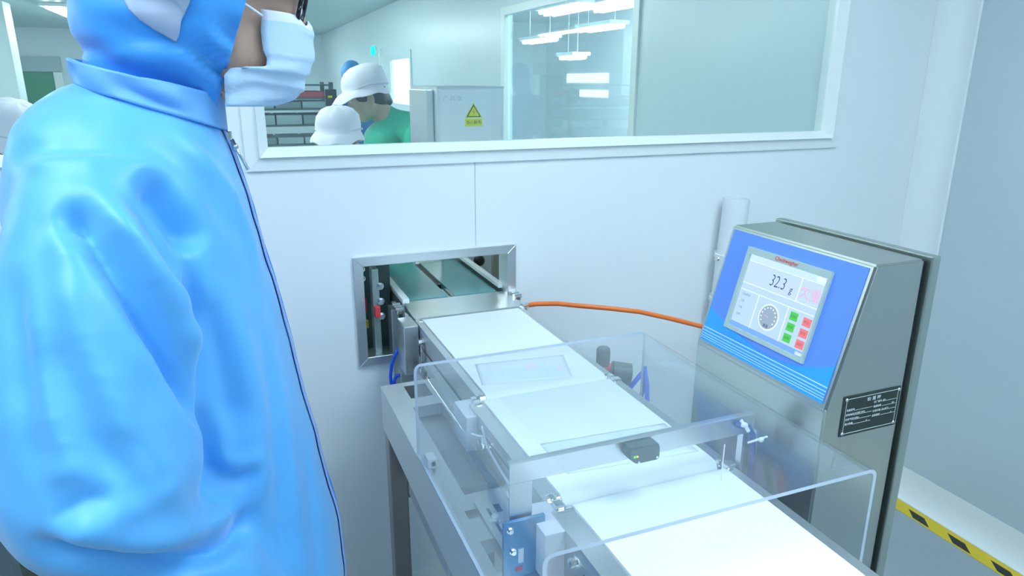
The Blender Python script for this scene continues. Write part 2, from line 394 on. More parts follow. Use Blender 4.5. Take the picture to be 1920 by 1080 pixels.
# ------------------------------------------------------------ pass-through opening
t = thing('pass_through_frame', (.462, WY, .755), 'brushed aluminium frame around the conveyor opening in white wall', 'frame')
o = (.250, .676, .755, 1.040); i = (.274, .651, .779, 1.016)
oc = [(o[0], o[2]), (o[1], o[2]), (o[1], o[3]), (o[0], o[3])]; ic = [(i[0], i[2]), (i[1], i[2]), (i[1], i[3]), (i[0], i[3])]
for k in range(4):
    p, q, r_, s_ = oc[k], oc[(k + 1) % 4], ic[(k + 1) % 4], ic[k]
    g = MB(); f = [g.bm.verts.new((u[0], WY - .010, u[1])) for u in (p, q, r_, s_)]; h = [g.bm.verts.new((u[0], WY + .055, u[1])) for u in (p, q, r_, s_)]
    fs = [g.bm.faces.new(f), g.bm.faces.new(h[::-1])] + [g.bm.faces.new((f[a], f[(a + 1) % 4], h[(a + 1) % 4], h[a])) for a in range(4)]
    bmesh.ops.recalc_face_normals(g.bm, faces=fs)
    bmesh.ops.bevel(g.bm, geom=list(g.bm.edges), offset=.0012, segments=1, affect='EDGES')
    g.build('frame_bar', ALU, t)

# ------------------------------------------------------------ conveyors
def belt_loop(x0, x1, y0, y1, ztop, r, th=.002, n=10):
    """closed belt band with round ends, seen from above"""
    prof = []
    for k in range(n + 1): a = PI / 2 + PI * k / n; prof.append((y0 + r + r * math.cos(a), ztop - r + r * math.sin(a)))
    for k in range(n + 1): a = -PI / 2 + PI * k / n; prof.append((y1 - r + r * math.cos(a), ztop - r + r * math.sin(a)))
    mb = MB(); mb.ring_loft([[(x, p[0], p[1]) for p in prof] for x in (x0, x1)])
    return mb
def conveyor(name, label, bx, by, ztop, side, beltmat, r=.016, rails=True, parts=None):
    x0, x1 = bx; y0, y1 = by; sx0, sx1 = side
    t = thing(name, ((x0 + x1) / 2, (y0 + y1) / 2, ztop - .05), label, 'conveyor')
    belt_loop(x0, x1, y0, y1, ztop, r).build('belt', beltmat, t, 'auto')
    for (a, b, c) in ((sx0, x0 - .0015, -1), (x1 + .0015, sx1, 1)):
        MB().box(a, b, y0 + .012, y1 - .012, ztop - .020, ztop - .003, .001).build('top_rail', STEELS, t)
        a2, b2 = (a, a + .004) if c < 0 else (b - .004, b)
        MB().box(a2, b2, y0 + .012, y1 - .012, ztop - .082, ztop - .020, .0005).build('side_plate', STEELS, t)
    for yy in (y0 + r, y1 - r):
        MB().cyl((sx0 + .006, yy, ztop - r), (sx1 - .006, yy, ztop - r), r - .002, 18).build('end_roller', CHROME, t, 'auto')
    return t

inf = conveyor('infeed_conveyor', 'white belt conveyor nearest the wall opening', (.391, .639), (1.098, 1.568), .900, (.374, .656), BELT)
wgh = conveyor('weighing_conveyor', 'short white belt conveyor in the middle under the clear cover', (.378, .636), (.752, 1.096), .9005, (.352, .656), BELT)
out = conveyor('outfeed_conveyor', 'long white belt conveyor running out of view at bottom right', (.384, .637), (-.25, .748), .899, (.352, .656), BELT)
# slotted angle, bolts, drive boxes along the left of the belts
MB().box(.337, .372, 1.523, 1.598, .775, .897, .002).build('end_bracket', STEELS, inf)
MB().box(.3725, .3738, 1.17, 1.50, .846, .850).build('groove_strip', DARKG, inf)
sb = MB(); sb.box(.3645, .3705, 1.475, 1.485, .79, .872, .001); sb.build('tension_rod', CHROME, inf)
for (y, z) in ((1.48, .872), (1.48, .80), (1.44, .79)): bolt(inf, (.372, y, z), (-1, 0, 0), .007, .012)
MB().box(.363, .3735, 1.46, 1.50, .786, .806, .001).build('black_clamp', BLACK, inf)
MB().box(.333, .3725, 1.044, 1.115, .826, .892, .0015).build('drive_box', GREYP, wgh)
for (y, z) in ((1.02, .855), (.99, .862), (.87, .845), (1.15, .86)): bolt(wgh, (.352, y, z), (-1, 0, 0), .006, .01)
MB().box(.3515, .352, .80, 1.03, .873, .8745).build('groove_strip', DARKG, wgh)
tz = MB(); tz.tube([(.338, 1.03, .868), (.345, 1.008, .873), (.352, 1.004, .874), (.362, 1.012, .880)], .0016, 6); tz.tube([(.350, 1.006, .874), (.349, 1.002, .855)], .003, 6); tz.build('cable_tie', WHITEP, wgh)
MB().tube([(.3495, 1.01, .89), (.3485, .985, .868), (.3475, .93, .860), (.3475, .80, .850)], .002, 6).build('sensor_lead', GREYP, wgh)
MB().box(.324, .3605, .694, .766, .822, .894, .0015).build('drive_box', GREYP, out)
rc = MB(); rc.cyl((.361, .726, .886), (.383, .726, .886), .009, 18); rc.build('roller_cap', CHROME, out, 'auto')
for (y, z) in ((.66, .872), (.60, .868)): bolt(out, (.352, y, z), (-1, 0, 0), .006, .01)
MB().box(.3515, .352, .30, .64, .866, .8675).build('groove_strip', DARKG, out)
# roller end brackets at the belt joints
for par, y in ((wgh, 1.094), (out, .758)):
    for xa, xb in ((.360, .374), (.641, .658)):
        g = MB(); g.box(xa, xb, y - .022, y - .004, .880, .901, .003); g.box(xa + .002, xb - .002, y, y + .016, .880, .899, .003); g.build('roller_bracket', CHROME, par)

# packets sliding on the belts
def packet(name, pts, m, label, z):
    (a, b, c, d) = [Vector((p[0], p[1], z)) for p in pts]
    mb = MB(); n = 14; rows = []
    def hgt(u, v): return .0035 * (max(0, math.sin(PI * u)) ** .5) * (max(0, math.sin(PI * v)) ** .5)
    top = [[mb.bm.verts.new(a.lerp(b, i / n).lerp(d.lerp(c, i / n), j / n) + Vector((0, 0, .0005 + hgt(i / n, j / n)))) for i in range(n + 1)] for j in range(n + 1)]
    bot = [[mb.bm.verts.new(a.lerp(b, i / n).lerp(d.lerp(c, i / n), j / n)) for i in range(n + 1)] for j in range(n + 1)]
    for j in range(n):
        for i in range(n):
            mb.bm.faces.new((top[j][i], top[j][i + 1], top[j + 1][i + 1], top[j + 1][i])); mb.bm.faces.new((bot[j][i], bot[j + 1][i], bot[j + 1][i + 1], bot[j][i + 1]))
    ring_t = top[0] + [top[j][n] for j in range(1, n + 1)] + top[n][-2::-1] + [top[j][0] for j in range(n - 1, 0, -1)]
    ring_b = bot[0] + [bot[j][n] for j in range(1, n + 1)] + bot[n][-2::-1] + [bot[j][0] for j in range(n - 1, 0, -1)]
    for k in range(len(ring_t)):
        l = (k + 1) % len(ring_t); mb.bm.faces.new((ring_t[k], ring_b[k], ring_b[l], ring_t[l]))
    bmesh.ops.recalc_face_normals(mb.bm, faces=mb.bm.faces)
    o = mb.build(name, m, None, True); tag(o, label, 'packet', 'food packets on the belts')
    P = lambda u, v: a.lerp(b, u).lerp(d.lerp(c, u), v) + Vector((0, 0, .0011 + hgt(u, v)))
    return o, P
PKM = mat('packet_film', (.84, .91, .94), .3, noise=.05, scale=20)
PRG = mat('print_grey', (.80, .88, .94), .4, noise=.05); PRP = mat('print_pink', (.95, .85, .90), .4)
for nm, pts, lab, z in (('packet', ((.418, 1.245), (.606, 1.226), (.574, 1.116), (.398, 1.146)), 'pale flat packet with faint print on the belt behind the sensor bar', .9005),
                        ('packet', ((.408, .900), (.630, .888), (.628, .790), (.410, .806)), 'pale flat packet with faint print passing under the sensor bar', .901)):
    o, P = packet(nm, pts, PKM, lab, z)
    for (u0, u1, v0, v1, m_) in ((.10, .14, .2, .7, PRG), (.22, .26, .3, .75, PRG), (.52, .66, .3, .6, PRP), (.88, .92, .45, .7, PRP), (.74, .77, .15, .5, PRG)):
        q = MB(); k = 10
        V = [[q.bm.verts.new(P(u0 + (u1 - u0) * a / k, v0 + (v1 - v0) * b / k)) for a in range(k + 1)] for b in range(k + 1)]
        for b in range(k):
            for a in range(k): q.bm.faces.new((V[b][a], V[b][a + 1], V[b + 1][a + 1], V[b + 1][a]))
        bmesh.ops.recalc_face_normals(q.bm, faces=q.bm.faces)
        if sum(f.normal.z for f in q.bm.faces) < 0: bmesh.ops.reverse_faces(q.bm, faces=q.bm.faces)
        q.build('printed_patch', m_, o)

# green split-belt conveyor in the opening
t = thing('green_belt_conveyor', (.51, 1.95, .85), 'conveyor with two shiny teal belts inside the wall opening', 'conveyor')
for xa, xb in ((.387, .5005), (.5195, .637)):
    belt_loop(xa, xb, 1.697, 2.40 if xa < .5 else 2.092, .903, .018).build('belt', TEALB, t, 'auto')
MB().box(.501, .519, 1.84, 2.09, .870, .897).build('slot_bed', BLACK, t)
MB().box(.502, .518, 1.712, 1.82, .880, .890, .001).build('slot_plate', STEELS, t)
for xa, xb in ((.366, .384), (.640, .656)):
    MB().box(xa, xb, 1.655 if xa < .5 else 1.70, 2.40 if xa < .5 else 2.095, .912, .924, .002).build('guide_rail', FRAME, t)
    MB().box(xa + (0 if xa < .5 else .012), xb - (.012 if xa < .5 else 0), 1.66, 2.40 if xa < .5 else 2.095, .86, .912, .001).build('side_plate', STEELS, t)
for (y, z) in ((1.72, .93),):
    MB().tube([(.658, 2.06, .925), (.69, 2.05, .95), (.70, 2.04, 1.10)], .004, 8).build('knob_stem', BLACK, t)
MB().ell((.70, 2.03, .905), (.018, .018, .018)).build('round_knob', BLACK, t, True)
for (x, y, z) in ((.352, 1.70, .885),):
    pass
g = MB(); g.box(.336, .356, 1.655, 1.70, .50, .90, .003); g.build('upright', STEELS, t)
g = MB(); g.box(.298, .316, 1.69, 1.72, .40, 1.0, .003); g.build('upright', mat('upright_grey', (.35, .45, .43), .4, .6), t)
for z in (.955, .915, .876): bolt(t, (.318, 1.688, z), (0, -1, 0), .007, .01)
for z in (.99, .965): bolt(t, (.284, 1.74, z), (-.3, -1, 0), .006, .01)
MB().box(.300, .314, 1.676, 1.69, .876, .905, .002).build('red_switch', REDP, t)
MB().cyl((.283, 1.76, .87), (.283, 1.76, .905), .012, 12).build('red_cap', REDP, t)
MB().cyl((.286, 1.76, .825), (.286, 1.76, .845), .010, 12).build('yellow_cap', YELLOW, t)
MB().box(.230, .362, 1.775, 2.20, .30, 1.04, .004).build('added_backing', mat('backing_teal', (.03, .07, .07), .35), t)  # dark block added to keep the view left of the belts dark
MB().box(.700, .93, 1.90, 1.92, .55, 1.06, .002).build('back_plate', mat('plate_olive', (.24, .27, .22), .45), t)
# steel bridge plate between the conveyors, with two link clamps
t = thing('bridge_plate', (.51, 1.63, .89), 'flat steel bridge plate between white belt and teal belts', 'plate')
g = MB(); pr = [(1.572, .8985), (1.60, .9005), (1.694, .9045), (1.694, .8885), (1.572, .8885)]
g.prism(pr, 'x', .374, .662, .0006); g.build('plate', STEELH, t)
for xa, sgn in ((.352, -1), (.668, 1)):
    c = empty('link_clamp', (xa, 1.65, .90), t)
    g = MB(); g.box(xa - .008, xa + .008, 1.625, 1.70, .895, .908, .003); g.build('clamp_bar', CHROME, c)
    g = MB()
    for k in range(3): g.cyl((xa - .010, 1.632 + k * .018, .906), (xa + .010, 1.632 + k * .018, .906), .007, 12)
    g.build('pins', CHROME, c)

# ------------------------------------------------------------ stand under the conveyors
t = thing('weighing_stand', (.47, .65, 0), 'steel stand with slotted top plate carrying the white belts', 'stand')
TZ = .818
g = MB(); plate_holes(g, (.252, .700), (-.25, 1.392), (TZ - .004, TZ), [(.298, .345, 1.308, 1.372), (.292, .352, .932, 1.266), (.278, .334, .868, .890), (.276, .300, .740, .812)]); g.build('top_plate', STEELS, t)
for k, (a, b, c, d) in enumerate(((.252, .255, -.25, 1.392), (.697, .700, -.25, 1.392), (.255, .697, 1.389, 1.392), (.255, .697, -.25, -.247))):
    MB().box(a, b, c, d, TZ - .098, TZ - .0041).build('skirt', STEELS, t)
for (a, b, c, d) in ((.298, .345, 1.308, 1.372), (.292, .352, .932, 1.266), (.278, .334, .868, .890), (.276, .300, .740, .812)):
    g = MB()
    g.box(a - .003, a, c, d, TZ - .024, TZ - .004); g.box(b, b + .003, c, d, TZ - .024, TZ - .004); g.box(a, b, d, d + .003, TZ - .024, TZ - .004); g.box(a, b, c - .003, c, TZ - .024, TZ - .004)
    g.build('slot_flange', STEELS, t)
for (x, y) in ((.254, 1.345), (.655, 1.345), (.254, .0), (.655, .0)):
    MB().box(x, x + .038, y, y + .038, .02, TZ - .0985, .003).build('leg', mat('leg_steel', (.34, .30, .29), .35, .9, noise=.1), t)  # brownish reflection put into the steel's base colour
    MB().cyl((x + .019, y + .019, 0), (x + .019, y + .019, .02), .025, 16).build('foot', BLACK, t)
MB().box(.292, .655, 1.347, 1.375, .56, .60, .002).build('cross_rail', mat('leg_steel', (.34, .30, .29)), t)
MB().box(.256, .290, .05, 1.345, .16, .20, .002).build('long_rail', STEELS, t)
g = MB(); g.box(.297, .322, .745, .900, TZ + .0002, TZ + .005, .001); g.build('slotted_strip', STEELS, t)
g = MB(); g.box(.3085, .3125, .80, .876, TZ + .005, TZ + .0056); g.build('strip_slot', DARKG, t)
bolt(t, (.3105, .842, TZ + .0055), (0, 0, 1), .006, .009)
g = MB(); g.box(.263, .279, 1.028, 1.052, TZ, TZ + .014, .002); g.build('cover_bracket', STEELS, t)
MB().box(.283, .372, 1.01, 1.30, .60, .78, .003).build('inner_box', mat('inner_grey', (.45, .50, .52), .5, .2), t)
# control boxes hung below the stand
t = thing('junction_box', (.33, .9, .58), 'pale grey junction box hung low under the slotted stand', 'box')
MB().box(.292, .352, .66, 1.02, .50, .585, .006).build('body', GREYP, t)
MB().box(.300, .345, .67, 1.01, .585, .589, .002).build('lid', GREYP, t)
MB().tube([(.322, 1.0, .59), (.325, .95, .593), (.318, .86, .593), (.33, .76, .592)], .004, 8).build('lead', mat('lead_grey', (.45, .5, .55), .4), t)

# ------------------------------------------------------------ load cell plate (the suit's blue reflection put into its colour) below the sensor bar
t = thing('load_cell_plate', (.318, .727, TZ), 'upright steel plate with screws under the sensor bar, blue reflection painted in', 'plate')
MB().box(.278, .337, .7225, .7285, TZ, .904, .001).build('plate', mat('steel_blue_reflection', (.11, .27, .46), .25, .4), t)
for (x, z) in ((.287, .893), (.291, .860)): bolt(t, (x, .7225, z), (0, -1, 0), .0035, .005)
MB().box(.2985, .3060, .7215, .7225, .840, .861).build('white_label', WHITEP, t)
MB().box(.295, .305, .7215, .7225, .828, .834).build('red_label', REDP, t)

# ------------------------------------------------------------ clear acrylic cover
t = thing('acrylic_cover', (.48, .81, TZ), 'clear acrylic tunnel cover over the middle of white belts', 'cover')
def u_profile(x0, x1, zb, zt, r, th, n=6):
    out_, in_ = [(x0, zb)], [(x0 + th, zb)]
    for k in range(n + 1):
        a = PI - PI / 2 * k / n; out_.append((x0 + r + r * math.cos(a), zt - r + r * math.sin(a))); in_.append((x0 + r + (r - th) * math.cos(a), zt - r + (r - th) * math.sin(a)))
    for k in range(n + 1):
        a = PI / 2 - PI / 2 * k / n; out_.append((x1 - r + r * math.cos(a), zt - r + r * math.sin(a))); in_.append((x1 - r + (r - th) * math.cos(a), zt - r + (r - th) * math.sin(a)))
    out_.append((x1, zb)); in_.append((x1 - th, zb))
    return out_, in_
po, pi_ = u_profile(.2525, .709, TZ + .001, .990, .013, .005)
mb = MB()
A = [[mb.bm.verts.new((p[0], y, p[1])) for p in po] for y in (.546, 1.079)]; B = [[mb.bm.verts.new((p[0], y, p[1])) for p in pi_] for y in (.546, 1.079)]
for k in range(len(po) - 1):
    mb.bm.faces.new((A[0][k], A[0][k + 1], A[1][k + 1], A[1][k])); mb.bm.faces.new((B[0][k], B[1][k], B[1][k + 1], B[0][k + 1]))
edge_faces = []
for y in (0, 1):
    for k in range(len(po) - 1): edge_faces.append(mb.bm.faces.new((A[y][k], B[y][k], B[y][k + 1], A[y][k + 1])))
for k in (0, len(po) - 1): edge_faces.append(mb.bm.faces.new((A[0][k], A[1][k], B[1][k], B[0][k])))
bmesh.ops.recalc_face_normals(mb.bm, faces=mb.bm.faces)
for f in edge_faces: f.material_index = 1
o = mb.build('sheet', ACRYL, t, 'auto'); o.data.materials.append(ACEDGE)
for (x, y) in ((.2595, 1.04), (.2595, .62)):
    g = MB(); g.box(.2582, .274, y - .012, y + .012, TZ + .0005, TZ + .018, .002); g.build('corner_clip', WHITEP, t)

# ------------------------------------------------------------ sensor bracket
t = thing('sensor_bracket', (.48, .735, .97), 'flat steel bracket bar crossing the belt with small photo sensor', 'bracket')
g = MB(); g.box(.290, .679, .7325, .7355, .953, .982, .0008); g.box(.290, .679, .7355, .744, .979, .982, .0008); g.build('bar', STEELS, t)
g = MB(); g.box(.290, .322, .7325, .7355, .822, .9528, .0008); g.build('post', STEELS, t)
g = MB(); g.box(.660, .664, .7325, .744, .822, .9528); g.box(.684, .688, .7325, .744, .822, .9528); g.build('post', STEELS, t)
s = empty('photo_sensor', (.479, .722, .968), t)
g = MB(); g.prism([(.455, .980), (.500, .980), (.503, .974), (.503, .958), (.500, .955), (.467, .955), (.455, .965)], 'y', .713, .7322, .0015); g.build('sensor_body', DARKG, s)
MB().cyl((.463, .7132, .967), (.463, .7122, .967), .0018, 10).build('green_led', emission('green_led', (.1, 1, .1), 1.2), s)
MB().cyl((.467, .7132, .967), (.467, .7122, .967), .0014, 10).build('yellow_led', emission('yellow_led', (1, .75, .05), 1.2), s)
g = MB(); g.cyl((.4695, .7132, .958), (.4695, .7120, .958), .0018, 10); g.cyl((.498, .7132, .960), (.498, .7120, .960), .0018, 10); g.build('sensor_screws', CHROME, s)
MB().tube([(.640, .728, .975), (.658, .722, .970), (.668, .722, .955), (.672, .722, .92), (.674, .724, .86), (.675, .730, .82)], .0048, 10).build('cable', NAVY, t, True)
g = MB(); g.tube([(.648, .728, .980), (.652, .719, .972), (.655, .717, .966)], .0028, 8); g.tube([(.655, .716, .948), (.690, .716, .951)], .0016, 6); g.ell((.678, .715, .949), (.005, .004, .004), sub=2); g.ell((.650, .721, .975), (.006, .004, .004), sub=2); g.build('cable_tie', WHITEP, t)
t2 = MB(); t2.tube([(.600, .700, .965), (.600, .7005, .905)], .0008, 6); t2.build('hanging_wire', WHITEP, t)

# ------------------------------------------------------------ control cabinet of the weigher
YN, YF = .639, .925
PA, PB = Vector((.765, 0, 1.222)), Vector((.711, 0, 1.023)); PE = (PB - PA).normalized(); PN = Vector((PE.z, 0, -PE.x))
def pan(y, v, off=.0): return Vector((PA.x, y, PA.z)) + PE * v + PN * off
t = thing('control_cabinet', (.79, .78, 0), 'tall stainless weigher cabinet with sloping blue touchscreen panel', 'cabinet')
g = MB(); g.prism([(.711, .0), (.711, 1.023), (.765, 1.222), (.853, 1.222), (.853, .0)], 'y', YN, YF, .003); g.build('housing', mat('cabinet_steel', (.53, .55, .52), .30, 1.0, noise=.025, scale=30, stretch=(14, 14, 1)), t)
MB().box(.853, .859, YN + .004, YF - .004, .02, 1.218).build('gap_shade', BLACK, t)  # black strip in place of the shade in the open gap
g = MB(); g.box(.859, .875, YN - .006, YF + .006, 0.0, 1.226, .002); g.build('rear_panel', mat('rear_steel', (.50, .54, .50), .35, 1.0), t)
def pquad(name, pts, m, parent, off, th=.0004):
    """flat plate on the sloping panel from (y, v) corners"""
    g = MB(); a = [g.bm.verts.new(pan(y, v, off)) for y, v in pts]; b = [g.bm.verts.new(pan(y, v, off - th)) for y, v in pts]
    n = len(a); fs = [g.bm.faces.new(a), g.bm.faces.new(b[::-1])] + [g.bm.faces.new((a[i], a[(i + 1) % n], b[(i + 1) % n], b[i])) for i in range(n)]
    bmesh.ops.recalc_face_normals(g.bm, faces=fs); return g.build(name, m, parent)
def prect(name, y0, y1, v0, v1, m, parent, off, th=.0004): return pquad(name, [(y0, v0), (y1, v0), (y1, v1), (y0, v1)], m, parent, off, th)
VIOLET = mat('overlay_blue', (.13, .30, .88), .35, noise=.01)
SKY = mat('overlay_sky', (.035, .40, 1.0), .35, noise=.01)
LINE = mat('overlay_line', (.62, .82, 1.0), .4)
ov = prect('overlay', .917, .647, .006, .198, VIOLET, t, .0010, .001)
curve = [(.917, .140), (.895, .148), (.86, .157), (.825, .165), (.79, .1705), (.755, .172), (.72, .169), (.69, .162), (.665, .153), (.647, .144)]
pquad('sky_band', curve + [(.647, .198), (.917, .198)], SKY, ov, .0014, .0004)
for v, hw in ((.1752, .0008), (.1808, .0006), (.1855, .0005), (.1895, .00045), (.193, .0004)):
    prect('stripe', .917, .647, v - hw, v + hw, LINE, ov, .0018, .0004)
bz = MB()
X0, X1, V0, V1 = .868, .697, .025, .160
scr = (.8605, .7015, .0355, .1535)
for (y0, y1, v0, v1) in ((X0, X1, V0, scr[2]), (X0, X1, scr[3], V1), (X0, scr[0], scr[2], scr[3]), (scr[1], X1, scr[2], scr[3])):
    a = [bz.bm.verts.new(pan(y, v, .006)) for y, v in ((y0, v0), (y1, v0), (y1, v1), (y0, v1))]; b = [bz.bm.verts.new(pan(y, v, .0012)) for y, v in ((y0, v0), (y1, v0), (y1, v1), (y0, v1))]
    fs = [bz.bm.faces.new(a), bz.bm.faces.new(b[::-1])] + [bz.bm.faces.new((a[i], a[(i + 1) % 4], b[(i + 1) % 4], b[i])) for i in range(4)]
bmesh.ops.recalc_face_normals(bz.bm, faces=bz.bm.faces)
bz.build('bezel', mat('bezel_grey', (.48, .58, .54), .5), t)
E_ = lambda n, c, s=1.0: emission('screen_' + n, c, s)
SB = E_('base', (.44, .62, .98), .95); SL = E_('lilac', (.48, .64, 1.0), .95); SW = E_('line', (.72, .92, 1.0), 1.0); SGR = E_('green', (.10, .62, .12), .85); SRD = E_('red', (.80, .24, .27), .85)
SHD = E_('head', (.52, .72, 1.0), .95); SPK = E_('pink', (.86, .50, .72), .8); SDK = E_('dark', (.10, .13, .26), .7); SBL = E_('blue', (.22, .46, .95), .8); SGY = E_('grey', (.36, .50, .66), .75); SMID = E_('midblue', (.16, .30, .62), .7); SWH = E_('white', (.75, .9, .98), .9)
sc = prect('screen', *scr, SB, t, .0016, .0004)
H = .0020
def sl(y0, y1, v0, v1, m, nm='screen_field', off=H): return prect(nm, y0, y1, v0, v1, m, sc, off, .0003)
sl(.8605, .7015, .0355, .0455, SHD); sl(.722, .7025, .0365, .0445, SWH, 'corner_field')
sl(.8605, .747, .0475, .0805, SL); sl(.745, .7015, .0475, .0805, SL)
sl(.8605, .7015, .0455, .0465, SW, 'rule'); sl(.8605, .7015, .0805, .0817, SW, 'rule'); sl(.747, .7455, .0465, .0805, SW, 'rule')
sl(.8605, .7015, .0915, .0925, SW, 'rule'); sl(.818, .8168, .0925, .1455, SW, 'rule'); sl(.755, .7538, .0925, .1455, SW, 'rule')
sl(.8605, .7015, .1455, .1535, SBL, 'foot_field'); sl(.7015 + .016, .704, .1475, .1525, SWH, 'corner_field')
for r in range(3):
    v0 = .0965 + r * .0165
    sl(.7475, .7325, v0, v0 + .0125, SGR, 'green_button'); sl(.722, .7065, v0 + .001, v0 + .0135, SRD, 'red_button')
# dial
def disc(nm, cy, cv, r, m, off, sy=1.0, n=32):
    return pquad(nm, [(cy + r * math.cos(2 * PI * k / n) * sy, cv + r * math.sin(2 * PI * k / n)) for k in range(n)], m, sc, off, .0003)
disc('dial_rim', .786, .1185, .0205, SWH, H); disc('dial_face', .786, .1185, .0182, SGY, H + .0004); 
for k in range(11):
    a = PI * 0.83 + k * PI * 1.34 / 10
    cy, cv = .786 - .0145 * math.cos(a), .1185 + .0145 * math.sin(a)
    disc('dial_tick', cy, cv, .0013, SWH, H + .0008, n=8)
pquad('dial_needle', [(.786, .1179), (.786, .1191), (.798, .1172)], SPK, sc, H + .0009, .0003)
def ptext(body, size, y, v, m, off=H + .0006, sx=1.0, align='CENTER', shear=0., bold=0., parent=None, nm='lettering'):
    mx = frame_mx(pan(y, v, off), (0, -1, 0), -PE)
    return link(nm, text_mesh(body, size, mx, .00015, align, sx, shear, bold), m, parent or sc)
ptext('32.3', .026, .789, .0645, SDK, sx=.74, shear=.12, bold=-.0003); ptext('g', .0155, .7605, .0680, SDK, sx=.8, shear=.12)
ptext('欠重', .020, .724, .066, SPK)
ptext('重量', .0055, .786, .1325, SDK)
for r in range(3):
    v0 = .1028 + r * .0165
    ptext(['启动', '清零', '设置'][r], .0052, .740, v0, E_('dgreen', (.08, .42, .16), .7)); ptext(['停止', '复位', '返回'][r], .0052, .7142, v0 + .001, E_('dred', (.62, .16, .2), .7))
for r, s_ in enumerate(('目标重量', '上限', '下限', '总数')): ptext(s_, .0045, .853, .099 + r * .011, E_('faint', (.30, .42, .74), .75), align='LEFT')
ptext('Checkweigher', .0088, .7825, .0302, mat('logo_red', (.85, .04, .05), .4), off=.0063, sx=.92, shear=.2, parent=t, nm='logo_lettering')
# black nameplate on the side face
npl = empty('nameplate', (.795, YN, 1.009), t)
NPK = mat('nameplate_black', (.02, .035, .03), .35); NPW = mat('nameplate_white', (.75, .80, .82), .4)
MB().box(.742, .847, YN - .0016, YN, .979, 1.039, .0004).build('plate', NPK, npl)
g = MB()
for (a, b, c, d) in ((.7465, .8425, .9825, .9832), (.7465, .8425, 1.0348, 1.0355), (.7465, .7471, .9832, 1.0348), (.8419, .8425, .9832, 1.0348)): g.box(a, b, YN - .0019, YN - .0016, c, d)
for (a, b, z) in ((.763, .796, 1.0165), (.814, .841, 1.0215), (.763, .796, 1.0095), (.814, .841, 1.0145), (.763, .796, 1.0025), (.814, .841, 1.0075), (.763, .796, .9955), (.814, .841, 1.0005)): g.box(a, b, YN - .0019, YN - .0016, z - .0002, z + .0002)
g.build('ruled_lines', NPW, npl)
def ntext(b, size, x, z, align='LEFT', sx=1.0): 
    return link('lettering', text_mesh(b, size, frame_mx(Vector((x, YN - .00175, z)), (1, 0, 0), (0, 0, 1)), .0001, align, sx, 0, .00003), NPW, npl)
ntext('检 重 秤', .0062, .797, 1.0290, 'CENTER', 1.15)
for k, (a, b, c, d) in enumerate((('设备型号', '', '出厂编号', '201'), ('供电电压', 'AC220V 50Hz', '电源功率', 'W'), ('使用气压', '0.6Mpa', '使用环境', '10~40℃'), ('最大称重', 'g', '设备精度', 'g'))):
    z = 1.0180 - k * .0070
    ntext(a, .0037, .7485, z); ntext(':', .0037, .7615, z)
    if b: ntext(b, .0036, .764 if len(b) > 1 else .788, z + .0006, sx=.9)
    ntext(c, .0037, .798, z + .0045); ntext(':', .0037, .8115, z + .0045); ntext(d, .0036, .8145 if len(d) > 1 else .833, z + .0050)
for (x, z) in ((.7465, 1.0345), (.8435, 1.0345), (.7465, .9835), (.8425, .9835)):
    g = MB(); g.ell((x, YN - .0016, z), (.0028, .0018, .0028), sub=2); g.build('rivet', CHROME, npl, True)

# ------------------------------------------------------------ pipe, hose, regulator, tubes
t = thing('white_pipe', (1.27, 1.56, 0.7), 'upright white plastic pipe with open top behind the cabinet', 'pipe')
a, b = Vector((1.341, 1.615, 1.130)), Vector((1.30, 1.615, .30))
g = MB(); n = 28; d = (b - a).normalized(); u = d.cross(Vector((0, 1, 0))).normalized(); v = d.cross(u)
rg = lambda p, r: [p + (u * math.cos(2 * PI * k / n) + v * math.sin(2 * PI * k / n)) * r for k in range(n)]
g.ring_loft([rg(b, .037), rg(a, .037), rg(a, .033), rg(b, .033)], cap=False); g.build('tube', WHITEP, t, 'auto')
for z in (.955, .823):
    p = a + d * ((a.z - z) / -d.z); g = MB(); g.cyl((p.x, p.y, z - .014), (p.x - .002, p.y, z + .014), .040, 24); g.box(p.x - .014, p.x + .014, p.y + .03, WY, z - .012, z + .012, .003); g.build('wall_clip', WHITEP, t)
    bolt(t, (p.x - .040, p.y, z), (-1, 0, 0), .006, .008)
o = MB().tube([(.672, 1.585, .893), (.70, 1.58, .896), (.75, 1.56, .897), (.80, 1.53, .894), (.87, 1.50, .888), (.95, 1.48, .875), (1.04, 1.46, .850), (1.12, 1.45, .824), (1.20, 1.44, .80), (1.27, 1.46, .76), (1.28, 1.52, .68)], .0062, 14).build('air_hose', ORANGE, None, True)
tag(o, 'bright orange air hose running from the belt end behind the cabinet', 'hose')
g = MB(); g.cyl((.6575, 1.575, .893), (.674, 1.585, .893), .009, 12); g.cyl((.657, 1.555, .89), (.657, 1.595, .89), .007, 12); g.build('hose_fitting', CHROME, inf)
t = thing('air_regulator', (.755, 1.30, .80), 'black air regulator with red ring beside the far belt', 'regulator')
g = MB(); g.cyl((.744, 1.30, .828), (.744, 1.30, .868), .0150, 24); g.cyl((.744, 1.30, .868), (.744, 1.30, .871), .0150, 24, .012)
for k in range(16): a = 2 * PI * k / 16; g.box(.744 + .0145 * math.cos(a) - .001, .744 + .0145 * math.cos(a) + .001, 1.30 + .0145 * math.sin(a) - .001, 1.30 + .0145 * math.sin(a) + .001, .832, .864)
g.build('upper_knob', DARKG, t, 'auto')
MB().cyl((.745, 1.30, .820), (.745, 1.30, .828), .0185, 24).build('red_ring', REDP, t)
g = MB(); g.box(.728, .770, 1.285, 1.318, .785, .820, .003); g.build('valve_body', DARKG, t)
g = MB(); g.cyl((.768, 1.300, .806), (.808, 1.285, .800), .0265, 24); g.build('side_gauge', DARKG, t, 'auto')
g = MB(); g.cyl((.772, 1.288, .772), (.800, 1.262, .765), .010, 14); g.build('fitting', CHROME, t, 'auto')
